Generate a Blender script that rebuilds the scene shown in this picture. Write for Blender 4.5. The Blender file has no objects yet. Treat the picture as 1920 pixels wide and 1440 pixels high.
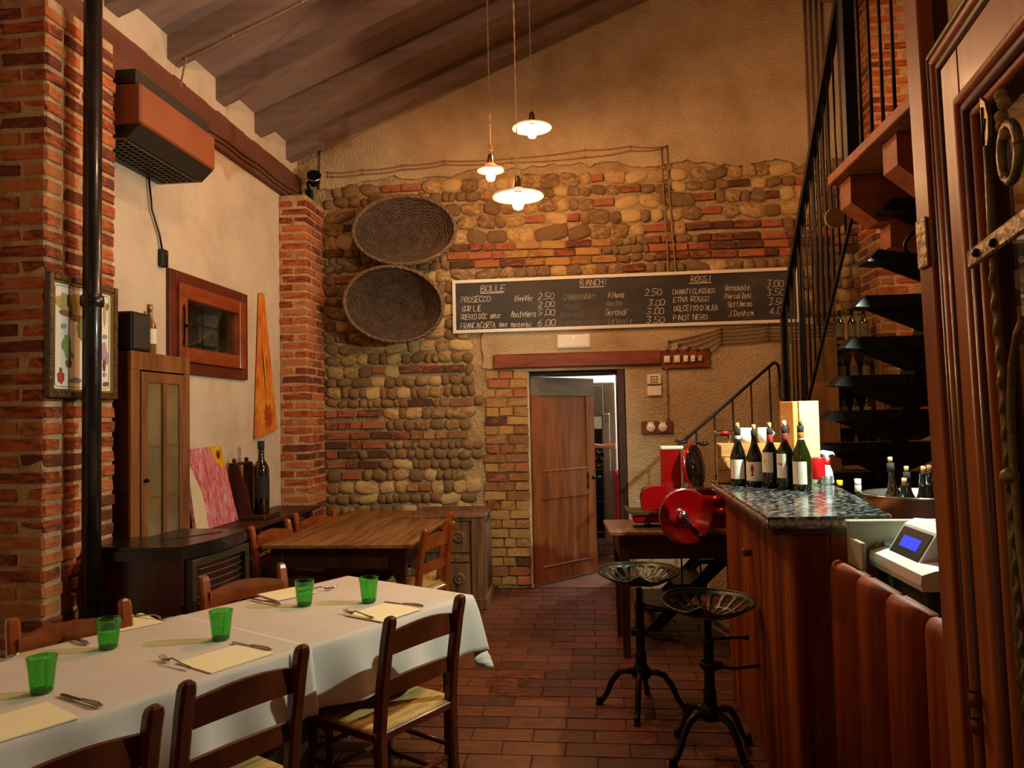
import bpy, bmesh, math, random
from mathutils import Vector, Matrix, noise
R = math.radians
C = bpy.context.scene.collection
sc = bpy.context.scene
# ------------------------------------------------------------------ camera
FPX = 1430.0; YAW = R(5.9); PITCH = R(2.5); ROLL = R(1.2); CAMZ = 1.6
fw = Vector((-math.sin(YAW)*math.cos(PITCH), math.cos(YAW)*math.cos(PITCH), math.sin(PITCH)))
r0 = Vector((math.cos(YAW), math.sin(YAW), 0)); u0 = r0.cross(fw)
rt = r0*math.cos(ROLL) - u0*math.sin(ROLL); up = u0*math.cos(ROLL) + r0*math.sin(ROLL)
cam = bpy.data.cameras.new('camera'); camo = bpy.data.objects.new('camera', cam); C.objects.link(camo)
M = Matrix((rt, up, -fw)).transposed().to_4x4(); M.translation = Vector((0, 0, CAMZ)); camo.matrix_world = M
cam.sensor_width = 36; cam.lens = 36*FPX/1920; cam.clip_start = 0.05; cam.clip_end = 60
sc.camera = camo
# ------------------------------------------------------------------ world, lights, exposure
sc.view_settings.view_transform = 'Standard'; sc.view_settings.look = 'None'
sc.view_settings.gamma = 1; sc.view_settings.use_curve_mapping = False
sc.view_settings.exposure = 0.17
w = bpy.data.worlds.new('night'); sc.world = w; w.use_nodes = True
w.node_tree.nodes['Background'].inputs[0].default_value = (1, .62, .35, 1)
w.node_tree.nodes['Background'].inputs[1].default_value = 0.008
WARM = (1.0, .50, .215); COOL = (.86, 1.0, .84); PALE = (1.0, .62, .42)
def lamp(name, loc, power, col, size=.05, kind='POINT', aim=None, spot=None, blend=.4):
    d = bpy.data.lights.new(name, kind); d.energy = power; d.color = col
    if kind == 'AREA': d.size = size
    else: d.shadow_soft_size = size
    if spot: d.spot_size = R(spot); d.spot_blend = blend
    o = bpy.data.objects.new(name, d); C.objects.link(o); o.location = loc
    if aim: o.rotation_euler = (Vector(aim)-Vector(loc)).to_track_quat('-Z', 'Y').to_euler()
    return o
lamp('counter_spot_light', (1.48, 3.62, 2.32), 215, COOL, .022, 'SPOT', (-.9, 3.9, .92), 137, .25)
lamp('high_lamp_light', (-1.10, 3.75, 4.30), 58, (1, .58, .36), .06)
lamp('storeroom_light', (1.2, 9.3, 2.6), 130, (1, .97, .92), .15)
lamp('mezzanine_light', (2.78, 5.3, 3.9), 40, WARM, .06)
lamp('front_room_light', (-1.4, -.9, 3.3), 14, WARM, .35)
# ------------------------------------------------------------------ mesh builder
def rv(s): return random.uniform(-s, s)
class MB:
    def __init__(s): s.v = []; s.f = []; s.sm = []; s.mi = []; s.cur = 0
    def add(s, vs, fs, smooth=False):
        n = len(s.v); s.v += [tuple(p) for p in vs]; s.f += [tuple(i+n for i in f) for f in fs]; s.sm += [smooth]*len(fs); s.mi += [s.cur]*len(fs); return s
    def box(s, x0, x1, y0, y1, z0, z1, b=None, M=None):
        if b is None: b = min(.006, (x1-x0)*.2, (y1-y0)*.2, (z1-z0)*.2)
        c = Vector(((x0+x1)/2, (y0+y1)/2, (z0+z1)/2)); h = (abs(x1-x0)/2, abs(y1-y0)/2, abs(z1-z0)/2)
        if b <= 0:
            vs = [Vector((c.x+i*h[0], c.y+j*h[1], c.z+k*h[2])) for i in (-1, 1) for j in (-1, 1) for k in (-1, 1)]
            fs = [(0, 1, 3, 2), (4, 6, 7, 5), (0, 4, 5, 1), (2, 3, 7, 6), (0, 2, 6, 4), (1, 5, 7, 3)]
        else:
            vs = []; idx = {}
            for i in (-1, 1):
                for j in (-1, 1):
                    for k in (-1, 1):
                        sg = (i, j, k)
                        for a in range(3):
                            p = [c[q]+sg[q]*(h[q]-(0 if q == a else b)) for q in range(3)]
                            idx[(sg, a)] = len(vs); vs.append(Vector(p))
            fs = []
            for a in range(3):
                o1, o2 = [q for q in range(3) if q != a]
                for sa in (-1, 1):
                    loop = []
                    for s1, s2 in ((-1, -1), (1, -1), (1, 1), (-1, 1)):
                        sg = [0, 0, 0]; sg[a] = sa; sg[o1] = s1; sg[o2] = s2; loop.append(idx[(tuple(sg), a)])
                    fs.append(tuple(loop))
                for s1 in (-1, 1):
                    for s2 in (-1, 1):
                        q = []
                        for sa in (-1, 1):
                            sg = [0, 0, 0]; sg[a] = sa; sg[o1] = s1; sg[o2] = s2; q.append(tuple(sg))
                        fs.append((idx[(q[0], o1)], idx[(q[1], o1)], idx[(q[1], o2)], idx[(q[0], o2)]))
            for i in (-1, 1):
                for j in (-1, 1):
                    for k in (-1, 1): fs.append(tuple(idx[((i, j, k), a)] for a in range(3)))
        if M: vs = [M @ p for p in vs]
        return s.add(vs, fs)
    def tube(s, pts, r, n=8, closed=False, cap=True):
        pts = [Vector(p) for p in pts]; m = len(pts)
        rs = r if isinstance(r, (list, tuple)) else [r]*m
        vs = []; pn = None
        for i, p in enumerate(pts):
            a = pts[(i-1) % m] if (closed or i > 0) else p; b = pts[(i+1) % m] if (closed or i < m-1) else p
            t = (b-a).normalized() if (b-a).length > 1e-9 else Vector((0, 0, 1))
            if pn is None:
                q = Vector((0, 0, 1)) if abs(t.z) < .9 else Vector((1, 0, 0)); pn = t.cross(q).normalized()
            else:
                pn = (pn-t*pn.dot(t)); pn = pn.normalized() if pn.length > 1e-6 else t.orthogonal().normalized()
            bn = t.cross(pn)
            for k in range(n):
                an = 2*math.pi*k/n; vs.append(p+(pn*math.cos(an)+bn*math.sin(an))*rs[i])
        fs = []
        for i in range(m if closed else m-1):
            for k in range(n):
                a = i*n+k; b = i*n+(k+1) % n; c = ((i+1) % m)*n+(k+1) % n; d = ((i+1) % m)*n+k; fs.append((a, b, c, d))
        s.add(vs, fs, True)
        if cap and not closed:
            n0 = len(s.v)-len(vs); s.f.append(tuple(n0+k for k in reversed(range(n)))); s.f.append(tuple(n0+(m-1)*n+k for k in range(n))); s.sm += [False]*2; s.mi += [s.cur]*2
        return s
    def lathe(s, prof, n=24, M=None, smooth=True, ell=(1, 1), closed=False):
        vs = []; fs = []; m = len(prof)
        for (r, z) in prof:
            for k in range(n):
                a = 2*math.pi*k/n; vs.append(Vector((r*math.cos(a)*ell[0], r*math.sin(a)*ell[1], z)))
        for i in range(m if closed else m-1):
            for k in range(n):
                j = (i+1) % m
                fs.append((i*n+k, i*n+(k+1) % n, j*n+(k+1) % n, j*n+k))
        if M: vs = [M @ p for p in vs]
        return s.add(vs, fs, smooth)
    def prism(s, poly, y0, y1, axis='y', M=None, smooth=False):
        # poly: 2D points; extruded along axis
        def mk(a, b, c):
            return {'y': (a, c, b), 'x': (c, a, b), 'z': (a, b, c)}[axis]
        n = len(poly); vs = [Vector(mk(a, b, y0)) for a, b in poly]+[Vector(mk(a, b, y1)) for a, b in poly]
        if M: vs = [M @ p for p in vs]
        fs = [tuple(range(n)), tuple(range(2*n-1, n-1, -1))]
        s.add(vs, fs)
        n0 = len(s.v)-2*n
        for i in range(n):
            j = (i+1) % n; s.f.append((n0+i, n0+n+i, n0+n+j, n0+j)); s.sm.append(smooth); s.mi.append(s.cur)
        return s
    def ball(s, c, r, n=10, m=6, sc_=(1, 1, 1)):
        pr = [(max(1e-4, math.sin(math.pi*i/m)), -math.cos(math.pi*i/m)) for i in range(m+1)]
        T = Matrix.Translation(Vector(c)) @ Matrix.Diagonal((r*sc_[0], r*sc_[1], r*sc_[2], 1))
        return s.lathe(pr, n, T)
    def mesh(s, name, mats):
        me = bpy.data.meshes.new(name); me.from_pydata(s.v, [], s.f)
        if not isinstance(mats, (list, tuple)): mats = [mats]
        for m in mats: me.materials.append(m)
        me.polygons.foreach_set('use_smooth', s.sm); me.polygons.foreach_set('material_index', s.mi)
        me.update()
        bm = bmesh.new(); bm.from_mesh(me); bmesh.ops.recalc_face_normals(bm, faces=bm.faces); bm.to_mesh(me); bm.free()
        return me
    def obj(s, name, mats, parent=None, loc=(0, 0, 0), **kw):
        return link(name, s.mesh(name, mats), parent, loc, **kw)
def link(name, me, parent=None, loc=(0, 0, 0), rot=(0, 0, 0), scale=None, label=None, cat=None, group=None, kind=None):
    o = bpy.data.objects.new(name, me); C.objects.link(o); o.location = loc; o.rotation_euler = rot
    if scale: o.scale = scale
    if parent: o.parent = parent
    if label: o['label'] = label
    if cat: o['category'] = cat
    if group: o['group'] = group
    if kind: o['kind'] = kind
    return o
def thing(name, label, cat, loc=(0, 0, 0), rz=0, group=None):
    return link(name, None, None, loc, (0, 0, rz), label=label, cat=cat, group=group)
def copy_tree(o, parent=None):
    c = o.copy(); C.objects.link(c)
    if parent: c.parent = parent
    for ch in KIDS(o): copy_tree(ch, c)
    return c
def KIDS(o): return [x for x in list(C.objects) if x.parent == o]
def RM(rx=0, ry=0, rz=0): return Matrix.Rotation(rz, 4, 'Z') @ Matrix.Rotation(ry, 4, 'Y') @ Matrix.Rotation(rx, 4, 'X')
def T(x, y, z): return Matrix.Translation((x, y, z))
# ------------------------------------------------------------------ materials
def srgb(h):
    h = h.lstrip('#'); c = [int(h[i:i+2], 16)/255 for i in (0, 2, 4)]
    return tuple(x/12.92 if x <= .04045 else ((x+.055)/1.055)**2.4 for x in c)
MATS = {}
def mat(name, cols, scale=4, rough=.7, bump=0, bscale=None, stretch=(1, 1, 1), rand=0, metal=0, coat=0, detail=5, dist=.01, emit=None, spec=.5, wave=0, hard=0):
    m = bpy.data.materials.new(name); m.use_nodes = True; nt = m.node_tree; N = nt.nodes; L = nt.links
    b = N['Principled BSDF']; MATS[name] = m
    cols = [srgb(c) if isinstance(c, str) else c for c in cols]
    b.inputs['Roughness'].default_value = rough; b.inputs['Metallic'].default_value = metal
    b.inputs['Specular IOR Level'].default_value = spec
    if coat: b.inputs['Coat Weight'].default_value = coat; b.inputs['Coat Roughness'].default_value = .12
    if emit:
        b.inputs['Emission Color'].default_value = (*emit[0], 1); b.inputs['Emission Strength'].default_value = emit[1]
    b.inputs['Base Color'].default_value = (*cols[0], 1)
    if len(cols) == 1 and not bump: return m
    tc = N.new('ShaderNodeTexCoord'); mp = N.new('ShaderNodeMapping'); L.new(tc.outputs['Object'], mp.inputs['Vector'])
    mp.inputs['Scale'].default_value = stretch
    oi = N.new('ShaderNodeObjectInfo')
    vm = N.new('ShaderNodeVectorMath'); vm.operation = 'SCALE'; cb = N.new('ShaderNodeCombineXYZ')
    L.new(oi.outputs['Random'], cb.inputs[0]); L.new(oi.outputs['Random'], cb.inputs[2]); L.new(cb.outputs[0], vm.inputs[0]); vm.inputs['Scale'].default_value = 37
    if rand: L.new(vm.outputs[0], mp.inputs['Location'])
    nz = N.new('ShaderNodeTexNoise'); nz.inputs['Scale'].default_value = scale; nz.inputs['Detail'].default_value = detail; nz.inputs['Roughness'].default_value = .62
    nz.inputs['Distortion'].default_value = wave
    L.new(mp.outputs[0], nz.inputs['Vector'])
    fac = nz.outputs['Fac']
    if len(cols) > 1:
        rp = N.new('ShaderNodeValToRGB'); e = rp.color_ramp.elements; lo = .32+hard*.12; hi = .68-hard*.12
        for i, c in enumerate(cols):
            p = lo+(hi-lo)*i/(len(cols)-1)
            if i < 2: e[i].position = p; e[i].color = (*c, 1)
            else:
                q = e.new(p); q.color = (*c, 1)
        if rand:
            ma = N.new('ShaderNodeMath'); ma.operation = 'MULTIPLY_ADD'; ma.inputs[1].default_value = rand; L.new(oi.outputs['Random'], ma.inputs[0])
            mb = N.new('ShaderNodeMath'); mb.operation = 'SUBTRACT'; L.new(fac, mb.inputs[0]); mb.inputs[1].default_value = rand/2; L.new(mb.outputs[0], ma.inputs[2]); fac2 = ma.outputs[0]
        else: fac2 = fac
        L.new(fac2, rp.inputs[0]); L.new(rp.outputs[0], b.inputs['Base Color'])
    if bump:
        n2 = N.new('ShaderNodeTexNoise'); n2.inputs['Scale'].default_value = bscale or scale*4; n2.inputs['Detail'].default_value = 6; L.new(mp.outputs[0], n2.inputs['Vector'])
        bp = N.new('ShaderNodeBump'); bp.inputs['Strength'].default_value = bump; bp.inputs['Distance'].default_value = dist; L.new(n2.outputs['Fac'], bp.inputs['Height']); L.new(bp.outputs[0], b.inputs['Normal'])
    return m
def thin_glass(name, col, refl=.12, rough=.02, tint=1.0):
    m = bpy.data.materials.new(name); m.use_nodes = True; nt = m.node_tree; N = nt.nodes; L = nt.links
    N.remove(N['Principled BSDF']); out = N['Material Output']
    tr = N.new('ShaderNodeBsdfTransparent'); tr.inputs[0].default_value = (*col, 1)
    gl = N.new('ShaderNodeBsdfGlossy'); gl.inputs['Roughness'].default_value = rough; gl.inputs[0].default_value = (1, 1, 1, 1)
    fr = N.new('ShaderNodeLayerWeight'); fr.inputs[0].default_value = .25
    ma = N.new('ShaderNodeMath'); ma.operation = 'MULTIPLY_ADD'; ma.inputs[1].default_value = .5; ma.inputs[2].default_value = refl*.4; L.new(fr.outputs['Fresnel'], ma.inputs[0])
    mx = N.new('ShaderNodeMixShader'); L.new(ma.outputs[0], mx.inputs[0]); L.new(tr.outputs[0], mx.inputs[1]); L.new(gl.outputs[0], mx.inputs[2]); L.new(mx.outputs[0], out.inputs['Surface'])
    MATS[name] = m; return m
brickM = mat('brick_red', ['#642c14', '#8c3f1a', '#a44c20', '#b05a28', '#b46e3c'], 3, .9, .6, 50, rand=.5, dist=.004, detail=3)
brickY = mat('brick_yellow', ['#8a5c34', '#a87c46', '#b68c50'], 3, .9, .7, 60, rand=.4, dist=.006)
brickW = mat('brick_dull', ['#54321e', '#7c4628', '#945232', '#a4623c'], 3, .9, .7, 50, rand=.5, dist=.005, detail=3)
cobM = mat('cobble_stone', ['#765a38', '#917046', '#a88654', '#b4935e', '#c0a26c'], 4, .85, .7, 40, rand=.55, dist=.008)
mortarM = mat('mortar', ['#8c7450', '#a48a60', '#b2986e'], 5, .95, 1, 38, dist=.03)
mortarP = mat('pillar_mortar', ['#a07c54', '#bc986e', '#ccac82'], 8, .95, 1, 60, dist=.02)
plL = mat('cream_plaster', ['#b6a48c', '#c6b49c', '#cebea6'], 2.2, .95, .9, 22, dist=.012)
plB = mat('tan_plaster', ['#a08862', '#b09874', '#baa480'], 2.5, .95, .9, 48, dist=.022)
tileM = mat('terracotta', ['#3a1a0a', '#54280e', '#663414'], 4, .46, .5, 40, rand=.3, dist=.003)
groutM = mat('grout', ['#2d150c', '#4a2716'], 10, .9, .5)
ceilM = mat('ceiling_board', ['#7a6054', '#8c7266'], 3, .9, .3, 30, stretch=(.4, 4, 1))
raftM = mat('rafter_wood', ['#6a5246', '#806658'], 3, .85, .4, 30, stretch=(.5, 4, 4))
bandM = mat('wall_plate', ['#5a2e1c', '#6e3c26'], 3, .8, .3, 30, stretch=(1, .3, 3))
def wood(name, c, rough=.5, st=(8, 8, .6), coat=0, bump=.25, scale=3, rand=0, spec=.35): return mat(name, c, scale, rough, bump, 14, stretch=st, coat=coat, dist=.002, wave=.6, rand=rand, spec=spec)
chairW = wood('chair_wood', ['#3e1606', '#50200a', '#5e280e'], .34, (2, 5, 2), coat=.3)
chairLit = wood('chair_wood_lit', ['#6a2c0c', '#823c12', '#904618'], .3, (2, 5, 2), coat=.35)  # same wood as the dark chairs, lit look put into the colours
rushM = mat('rush_seat', ['#8a6c34', '#b4924e', '#c8a860'], 6, .8, .8, 60, stretch=(1, 6, 1), dist=.004)
tabW = wood('table_wood', ['#4a3018', '#7a5228', '#96683a'], .42, (6, .5, 6), coat=.15)
tabD = wood('table_dark_wood', ['#2c1409', '#4a2612'], .45, (4, 4, .8))
cntW = wood('counter_wood', ['#3a1202', '#602404', '#7a3608', '#8c5018'], .55, (5, 5, .35), scale=2.4, spec=.2)
plankW = wood('plank_wood', ['#5c1e00', '#7a3204', '#8e4408'], .6, (5, 5, .35), coat=0, spec=.15)
orangeW = wood('door_frame_wood', ['#7e3c08', '#985010', '#a85e16'], .42, (7, 7, .5), coat=.05, spec=.3, bump=.12)
orangeD = wood('door_molding_wood', ['#401804', '#562808'], .4, (7, 7, .5), coat=.08, spec=.3, bump=.1)
timber = wood('orange_timber', ['#743208', '#8e4810', '#9c5618'], .55, (1, 5, 5))
winW = wood('window_wood', ['#702e12', '#863c18', '#94481e'], .4, (1.5, 1, 4), coat=.3)
winD = wood('window_frame_dark', ['#502010', '#682c16'], .45, (2, 1, 3))
cabW = wood('cabinet_wood', ['#5e3416', '#7c4a22', '#8a5628'], .45, (5, 5, .5))
cabD = wood('cabinet_side_wood', ['#3c150c', '#4c1c10'], .5)
doorW = wood('old_door_wood', ['#683614', '#84481c', '#985c2a'], .6, (5, 5, .5))
doorG = wood('old_door_grey', ['#6c5a48', '#806c56'], .7, (1, 5, 5))
oldW = wood('old_carved_wood', ['#3a2412', '#664628', '#84603a'], .7, (6, 6, .6))
lintW = wood('lintel_wood', ['#4e2010', '#70341a', '#844424'], .6, (.6, 4, 4))
boxW = wood('pine_box', ['#b07a3a', '#cc9450', '#d8a45e'], .6, (1, 5, 5))
boxP = wood('pale_box', ['#9c9c7c', '#b0ae8c'], .6, (5, 5, .5))
iron = mat('black_iron', ['#0c0b0a', '#1a1714'], 8, .38, .2, 40, metal=.6)
ironS = mat('stair_steel', ['#14120f', '#211d18'], 8, .45, .1, 40, metal=.5)
brassy = mat('worn_iron', ['#6c5c3c', '#8a7850'], 14, .42, .4, 60, metal=.7)
seatM = mat('green_patina_iron', ['#181a12', '#2c2c20', '#403c28'], 9, .34, .2, 40, metal=.7)
poleM = mat('black_pole', ['#100d0a', '#2c231a'], 9, .33, .2, 30, metal=.35, coat=.3)
chrome = mat('chrome', ['#c8c4bc'], metal=1, rough=.14)
steelM = mat('brushed_steel', ['#8c8a84', '#a4a29c'], 4, .32, metal=.9, stretch=(20, 1, 1))
cutM = mat('cutlery_steel', ['#a8a098'], metal=1, rough=.2)
redE = mat('red_enamel', ['#8a0408'], rough=.2, coat=.6)
redP = mat('red_plastic', ['#c01018'], rough=.35)
blackP = mat('black_plastic', ['#0d0d0d'], rough=.4)
whiteP = mat('white_plastic', ['#dcdcd6'], rough=.35)
whiteW = mat('white_wall', ['#d8d8d4', '#e4e4e0'], 3, .9)
clothM = mat('white_cloth', ['#c6baac', '#d0c4b6'], 3, .9, .25, 260, dist=.001)
napM = mat('cream_paper', ['#ecdfae', '#f2e6ba'], 6, .9, .1, 90)
boardM = mat('chalkboard', ['#15120f', '#231e19', '#3c342b'], 1.5, .6, stretch=(1, 1, 2.5))
chalkM = mat('chalk', ['#d8d2c4'], rough=.95)
frameW = mat('white_frame', ['#d8cfc0'], rough=.5)
wickM = mat('wicker', ['#2c2018', '#443224', '#584330'], 12, .8, .6, 60)
wickL = mat('wicker_light', ['#3e2e20', '#5c4632'], 12, .8, .6, 60)
pebble_old = mat('pebble_top', ['#121414', '#2a2e2e', '#6c726c', '#a8aca2'], 14, .12, 0, stretch=(1, 2.4, 1), coat=.9, hard=.6, detail=2)
def pebble_mat():
    m = bpy.data.materials.new('pebble_top'); m.use_nodes = True; N = m.node_tree.nodes; L = m.node_tree.links; b = N['Principled BSDF']
    tc = N.new('ShaderNodeTexCoord'); mp = N.new('ShaderNodeMapping'); L.new(tc.outputs['Object'], mp.inputs[0]); mp.inputs['Scale'].default_value = (1, 1.5, 1)
    v = N.new('ShaderNodeTexVoronoi'); v.inputs['Scale'].default_value = 34; L.new(mp.outputs[0], v.inputs['Vector'])
    rp = N.new('ShaderNodeValToRGB'); e = rp.color_ramp.elements; e[0].position = .26; e[0].color = (.42, .44, .42, 1); e[1].position = .46; e[1].color = (.014, .016, .016, 1); L.new(v.outputs['Distance'], rp.inputs[0])
    mx = N.new('ShaderNodeMixRGB'); mx.blend_type = 'MULTIPLY'; mx.inputs[0].default_value = .75; L.new(rp.outputs[0], mx.inputs[1]); bw = N.new('ShaderNodeRGBToBW'); L.new(v.outputs['Color'], bw.inputs[0]); L.new(bw.outputs[0], mx.inputs[2]); L.new(mx.outputs[0], b.inputs['Base Color'])
    b.inputs['Roughness'].default_value = .22; b.inputs['Coat Weight'].default_value = .5; b.inputs['Coat Roughness'].default_value = .08
    bp = N.new('ShaderNodeBump'); bp.inputs['Strength'].default_value = .35; bp.inputs['Distance'].default_value = .004; L.new(v.outputs['Distance'], bp.inputs['Height']); L.new(bp.outputs[0], b.inputs['Normal'])
    return m
pebble = pebble_mat()
shellM = mat('shell_disc', ['#8c8470', '#cfc8b0'], 40, .35, coat=.5)
stoveD = mat('stove_red_steel', ['#3c0804', '#4c0c06'], 3, .35, coat=.3)
stoveT = mat('stove_black_top', ['#120e0a', '#1c1610'], 6, .28, coat=.2)
stoveG = mat('stove_grille', ['#38301c', '#443a24'], 6, .4, metal=.3)
heatM = mat('copper_panel', ['#783c1c', '#8a4824', '#80421f'], 2, .5, metal=.1, coat=.1)
darkG = mat('dark_grey_plastic', ['#201c16', '#2a241c'], 8, .5)
concM = mat('room_floor_dark', ['#5c2e1a', '#704028'], 4, .6)
greenGl = thin_glass('green_glass', (.36, .86, .30))
paneGl = thin_glass('window_pane', (.85, .9, .88), .08)
doorGl = thin_glass('door_glass', (.62, .66, .6), .3)
bottleGl = thin_glass('bottle_glass', (.10, .13, .03), .3)
clearGl = thin_glass('clear_glass', (.92, .94, .92), .3)
foggy = mat('frosted_glass', ['#5c4c2c', '#7c683e'], 3, .25, coat=.4)
wineM = mat('dark_wine_glass', ['#0a0705'], rough=.07, coat=.9)
wineG = mat('green_wine_glass', ['#141803', '#1e2404'], 3, .07, coat=.9)
labelM = mat('paper_label', ['#dcd4c0'], rough=.8)
labelD = mat('dark_label', ['#181612'], rough=.8)
corkM = mat('cork', ['#b08858', '#cba878'], 30, .85)
bulbM = mat('bulb_glow', ['#fff0d8'], emit=((1, .74, .46), 90))
def opal(name, col):
    m = bpy.data.materials.new(name); m.use_nodes = True; N = m.node_tree.nodes; L = m.node_tree.links; b = N['Principled BSDF']
    b.inputs['Base Color'].default_value = (*col, 1); b.inputs['Roughness'].default_value = .3
    tr = N.new('ShaderNodeBsdfTranslucent'); tr.inputs[0].default_value = (*col, 1); mx = N.new('ShaderNodeMixShader'); mx.inputs[0].default_value = .45
    L.new(b.outputs[0], mx.inputs[1]); L.new(tr.outputs[0], mx.inputs[2]); L.new(mx.outputs[0], N['Material Output'].inputs['Surface']); return m
enamM = opal('opal_glass', (.92, .88, .80)); pinkE = opal('pink_opal_glass', (.72, .36, .26))
ropeM = mat('twisted_cord', ['#8a6a40', '#b08c58'], 60, .8)
cableM = mat('plaster_coloured_cable', ['#7c5c3c', '#8f6d49'], 20, .8)
conduitM = mat('brown_cable', ['#4e3522', '#63452d'], 20, .7)
ceramic = mat('ceramic_cream', ['#e6dcc4'], rough=.3, coat=.4)
skinM = mat('skin', ['#c08060', '#cc8c6c'], 20, .55)
shirtM = mat('dark_shirt', ['#1c1c20', '#26262c'], 10, .9)
yellowP = mat('yellow_cap', ['#e0c020'], rough=.4)
greenP = mat('dark_green_plastic', ['#243022'], rough=.45)
nightM = mat('night_dark', ['#0a0908'], rough=.9)
lcdM = mat('blue_lcd', ['#1030ff'], emit=((.01, .04, 1), .45))
ledM = mat('green_led', ['#20ff40'], emit=((.2, 1, .2), 4))

XL = -2.84; XP = -2.572; YB = 7.2; XR = 3.0
def roof_z(x): return 4.28+.4*(x-XL) if x < 1.2 else 4.28+.4*(1.2-XL)-.4*(x-1.2)
# ------------------------------------------------------------------ room shell
wb = MB(); WT = YB+.42
def wall_piece(poly): wb.prism(poly, YB, WT)
DX0, DX1, DZ = -.595, .30, 2.03
wall_piece([(XL-.3, 0), (DX0, 0), (DX0, roof_z(DX0)+.3), (XL-.3, roof_z(XL-.3)+.3)])
wall_piece([(DX0, DZ), (DX1, DZ), (DX1, roof_z(DX1)+.3), (DX0, roof_z(DX0)+.3)])
wall_piece([(DX1, 0), (XR+.3, 0), (XR+.3, roof_z(XR+.3)+.3), (1.2, roof_z(1.2)+.3), (DX1, roof_z(DX1)+.3)])
wall_back = wb.obj('wall_back', mortarM, kind='structure')
def jag(x, s=1.0, a=.05): return a*noise.noise(Vector((x*3.1*s, 3.7, 0)))+a*.5*noise.noise(Vector((x*11*s, 9, 1)))
def plaster_edge(x): return 3.93+.05*math.sin(x*1.1+2)+jag(x)*1.6
pu = [(x*.05, plaster_edge(x*.05)) for x in range(int(-2.6/.05), int(2.45/.05)+1)]
pm = MB(); pm.prism(pu+[(2.45, roof_z(2.45)+.2), (1.2, roof_z(1.2)+.25), (XP, roof_z(XP)+.2)], YB-.035, YB+.01)
pm.obj('upper_plaster', plB, wall_back)
# lower plaster : under the chalkboard and right of the door
left_edge = [(-1.02+jag(z, 1.3)*1.2, z) for z in (2.10, 2.18, 2.26, 2.34, 2.45)]
pm = MB(); pm.prism([(-.55, 2.03)]+[(-1.02, 2.07)]+left_edge+[(2.45, 2.45), (2.45, 2.03)], YB-.03, YB+.01)
pm.prism([(DX1+.02, 0), (2.45, 0), (2.45, 2.03), (DX1+.02, 2.03)], YB-.03, YB+.01)
pm.obj('lower_plaster', plB, wall_back)
wl = MB()
WY0, WY1, WZ0, WZ1 = 4.93, 5.92, 2.02, 2.58
wl.box(XL-.35, XL, -2.2, YB+.4, 0, WZ0, 0); wl.box(XL-.35, XL, -2.2, WY0, WZ0, WZ1, 0); wl.box(XL-.35, XL, WY1, YB+.4, WZ0, WZ1, 0); wl.box(XL-.35, XL, -2.2, YB+.4, WZ1, roof_z(XL)+.1, 0)
wall_left = wl.obj('wall_left', plL, kind='structure')
MB().box(XR, XR+.3, -2.2, YB+.4, 0, roof_z(XR)+.2, 0).obj('wall_right', plB, kind='structure')
wf = MB(); wf.prism([(XL-.3, 0), (XR+.3, 0), (XR+.3, roof_z(XR)+.2), (1.2, roof_z(1.2)+.2), (XL-.3, roof_z(XL)+.1)], -2.5, -2.2); wf.obj('wall_front', plL, kind='structure')
MB().box(XL-.3, XR+.3, -2.4, YB+.02, -.2, -.006, 0).obj('floor', groutM, kind='structure')
floor = bpy.data.objects['floor']
# ceiling
cm = MB(); cm.prism([(XL-.35, roof_z(XL-.35)), (1.2, roof_z(1.2)), (XR+.3, roof_z(XR+.3)), (XR+.3, roof_z(XR+.3)+.15), (1.2, roof_z(1.2)+.15), (XL-.35, roof_z(XL-.35)+.15)], -2.4, YB+.4)
ceiling = cm.obj('ceiling', ceilM, kind='structure')
rm = MB(); rh = .17
rm.prism([(XL-.1, roof_z(XL-.1)-rh), (1.2, roof_z(1.2)-rh), (1.2, roof_z(1.2)), (XL-.1, roof_z(XL-.1))], -.07, .07); rme = rm.mesh('rafter', raftM)
rm = MB(); rm.prism([(XR+.1, roof_z(XR+.1)-rh), (1.2, roof_z(1.2)-rh), (1.2, roof_z(1.2)), (XR+.1, roof_z(XR+.1))], -.07, .07); rme2 = rm.mesh('rafter', raftM)
for k in range(-10, 4):
    y = 4.873+.683*k+.07
    link('rafter', rme, ceiling, (0, y, 0))
    if k > -6: link('rafter', rme2, ceiling, (0, y, 0))
# wall plate beam
bp_ = MB(); n = 60
for i in range(n):
    y0 = -2.1+(9.28)*i/n; y1 = -2.1+9.28*(i+1)/n; dz = .012*noise.noise(Vector((i*.7, 0, 0)))
    bp_.box(XL-.02, XL+.055+.006*noise.noise(Vector((i*.5, 3, 0))), y0, y1, 3.715, 3.985+dz, 0)
bp_.obj('trim_1', bandM, kind='structure')
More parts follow.
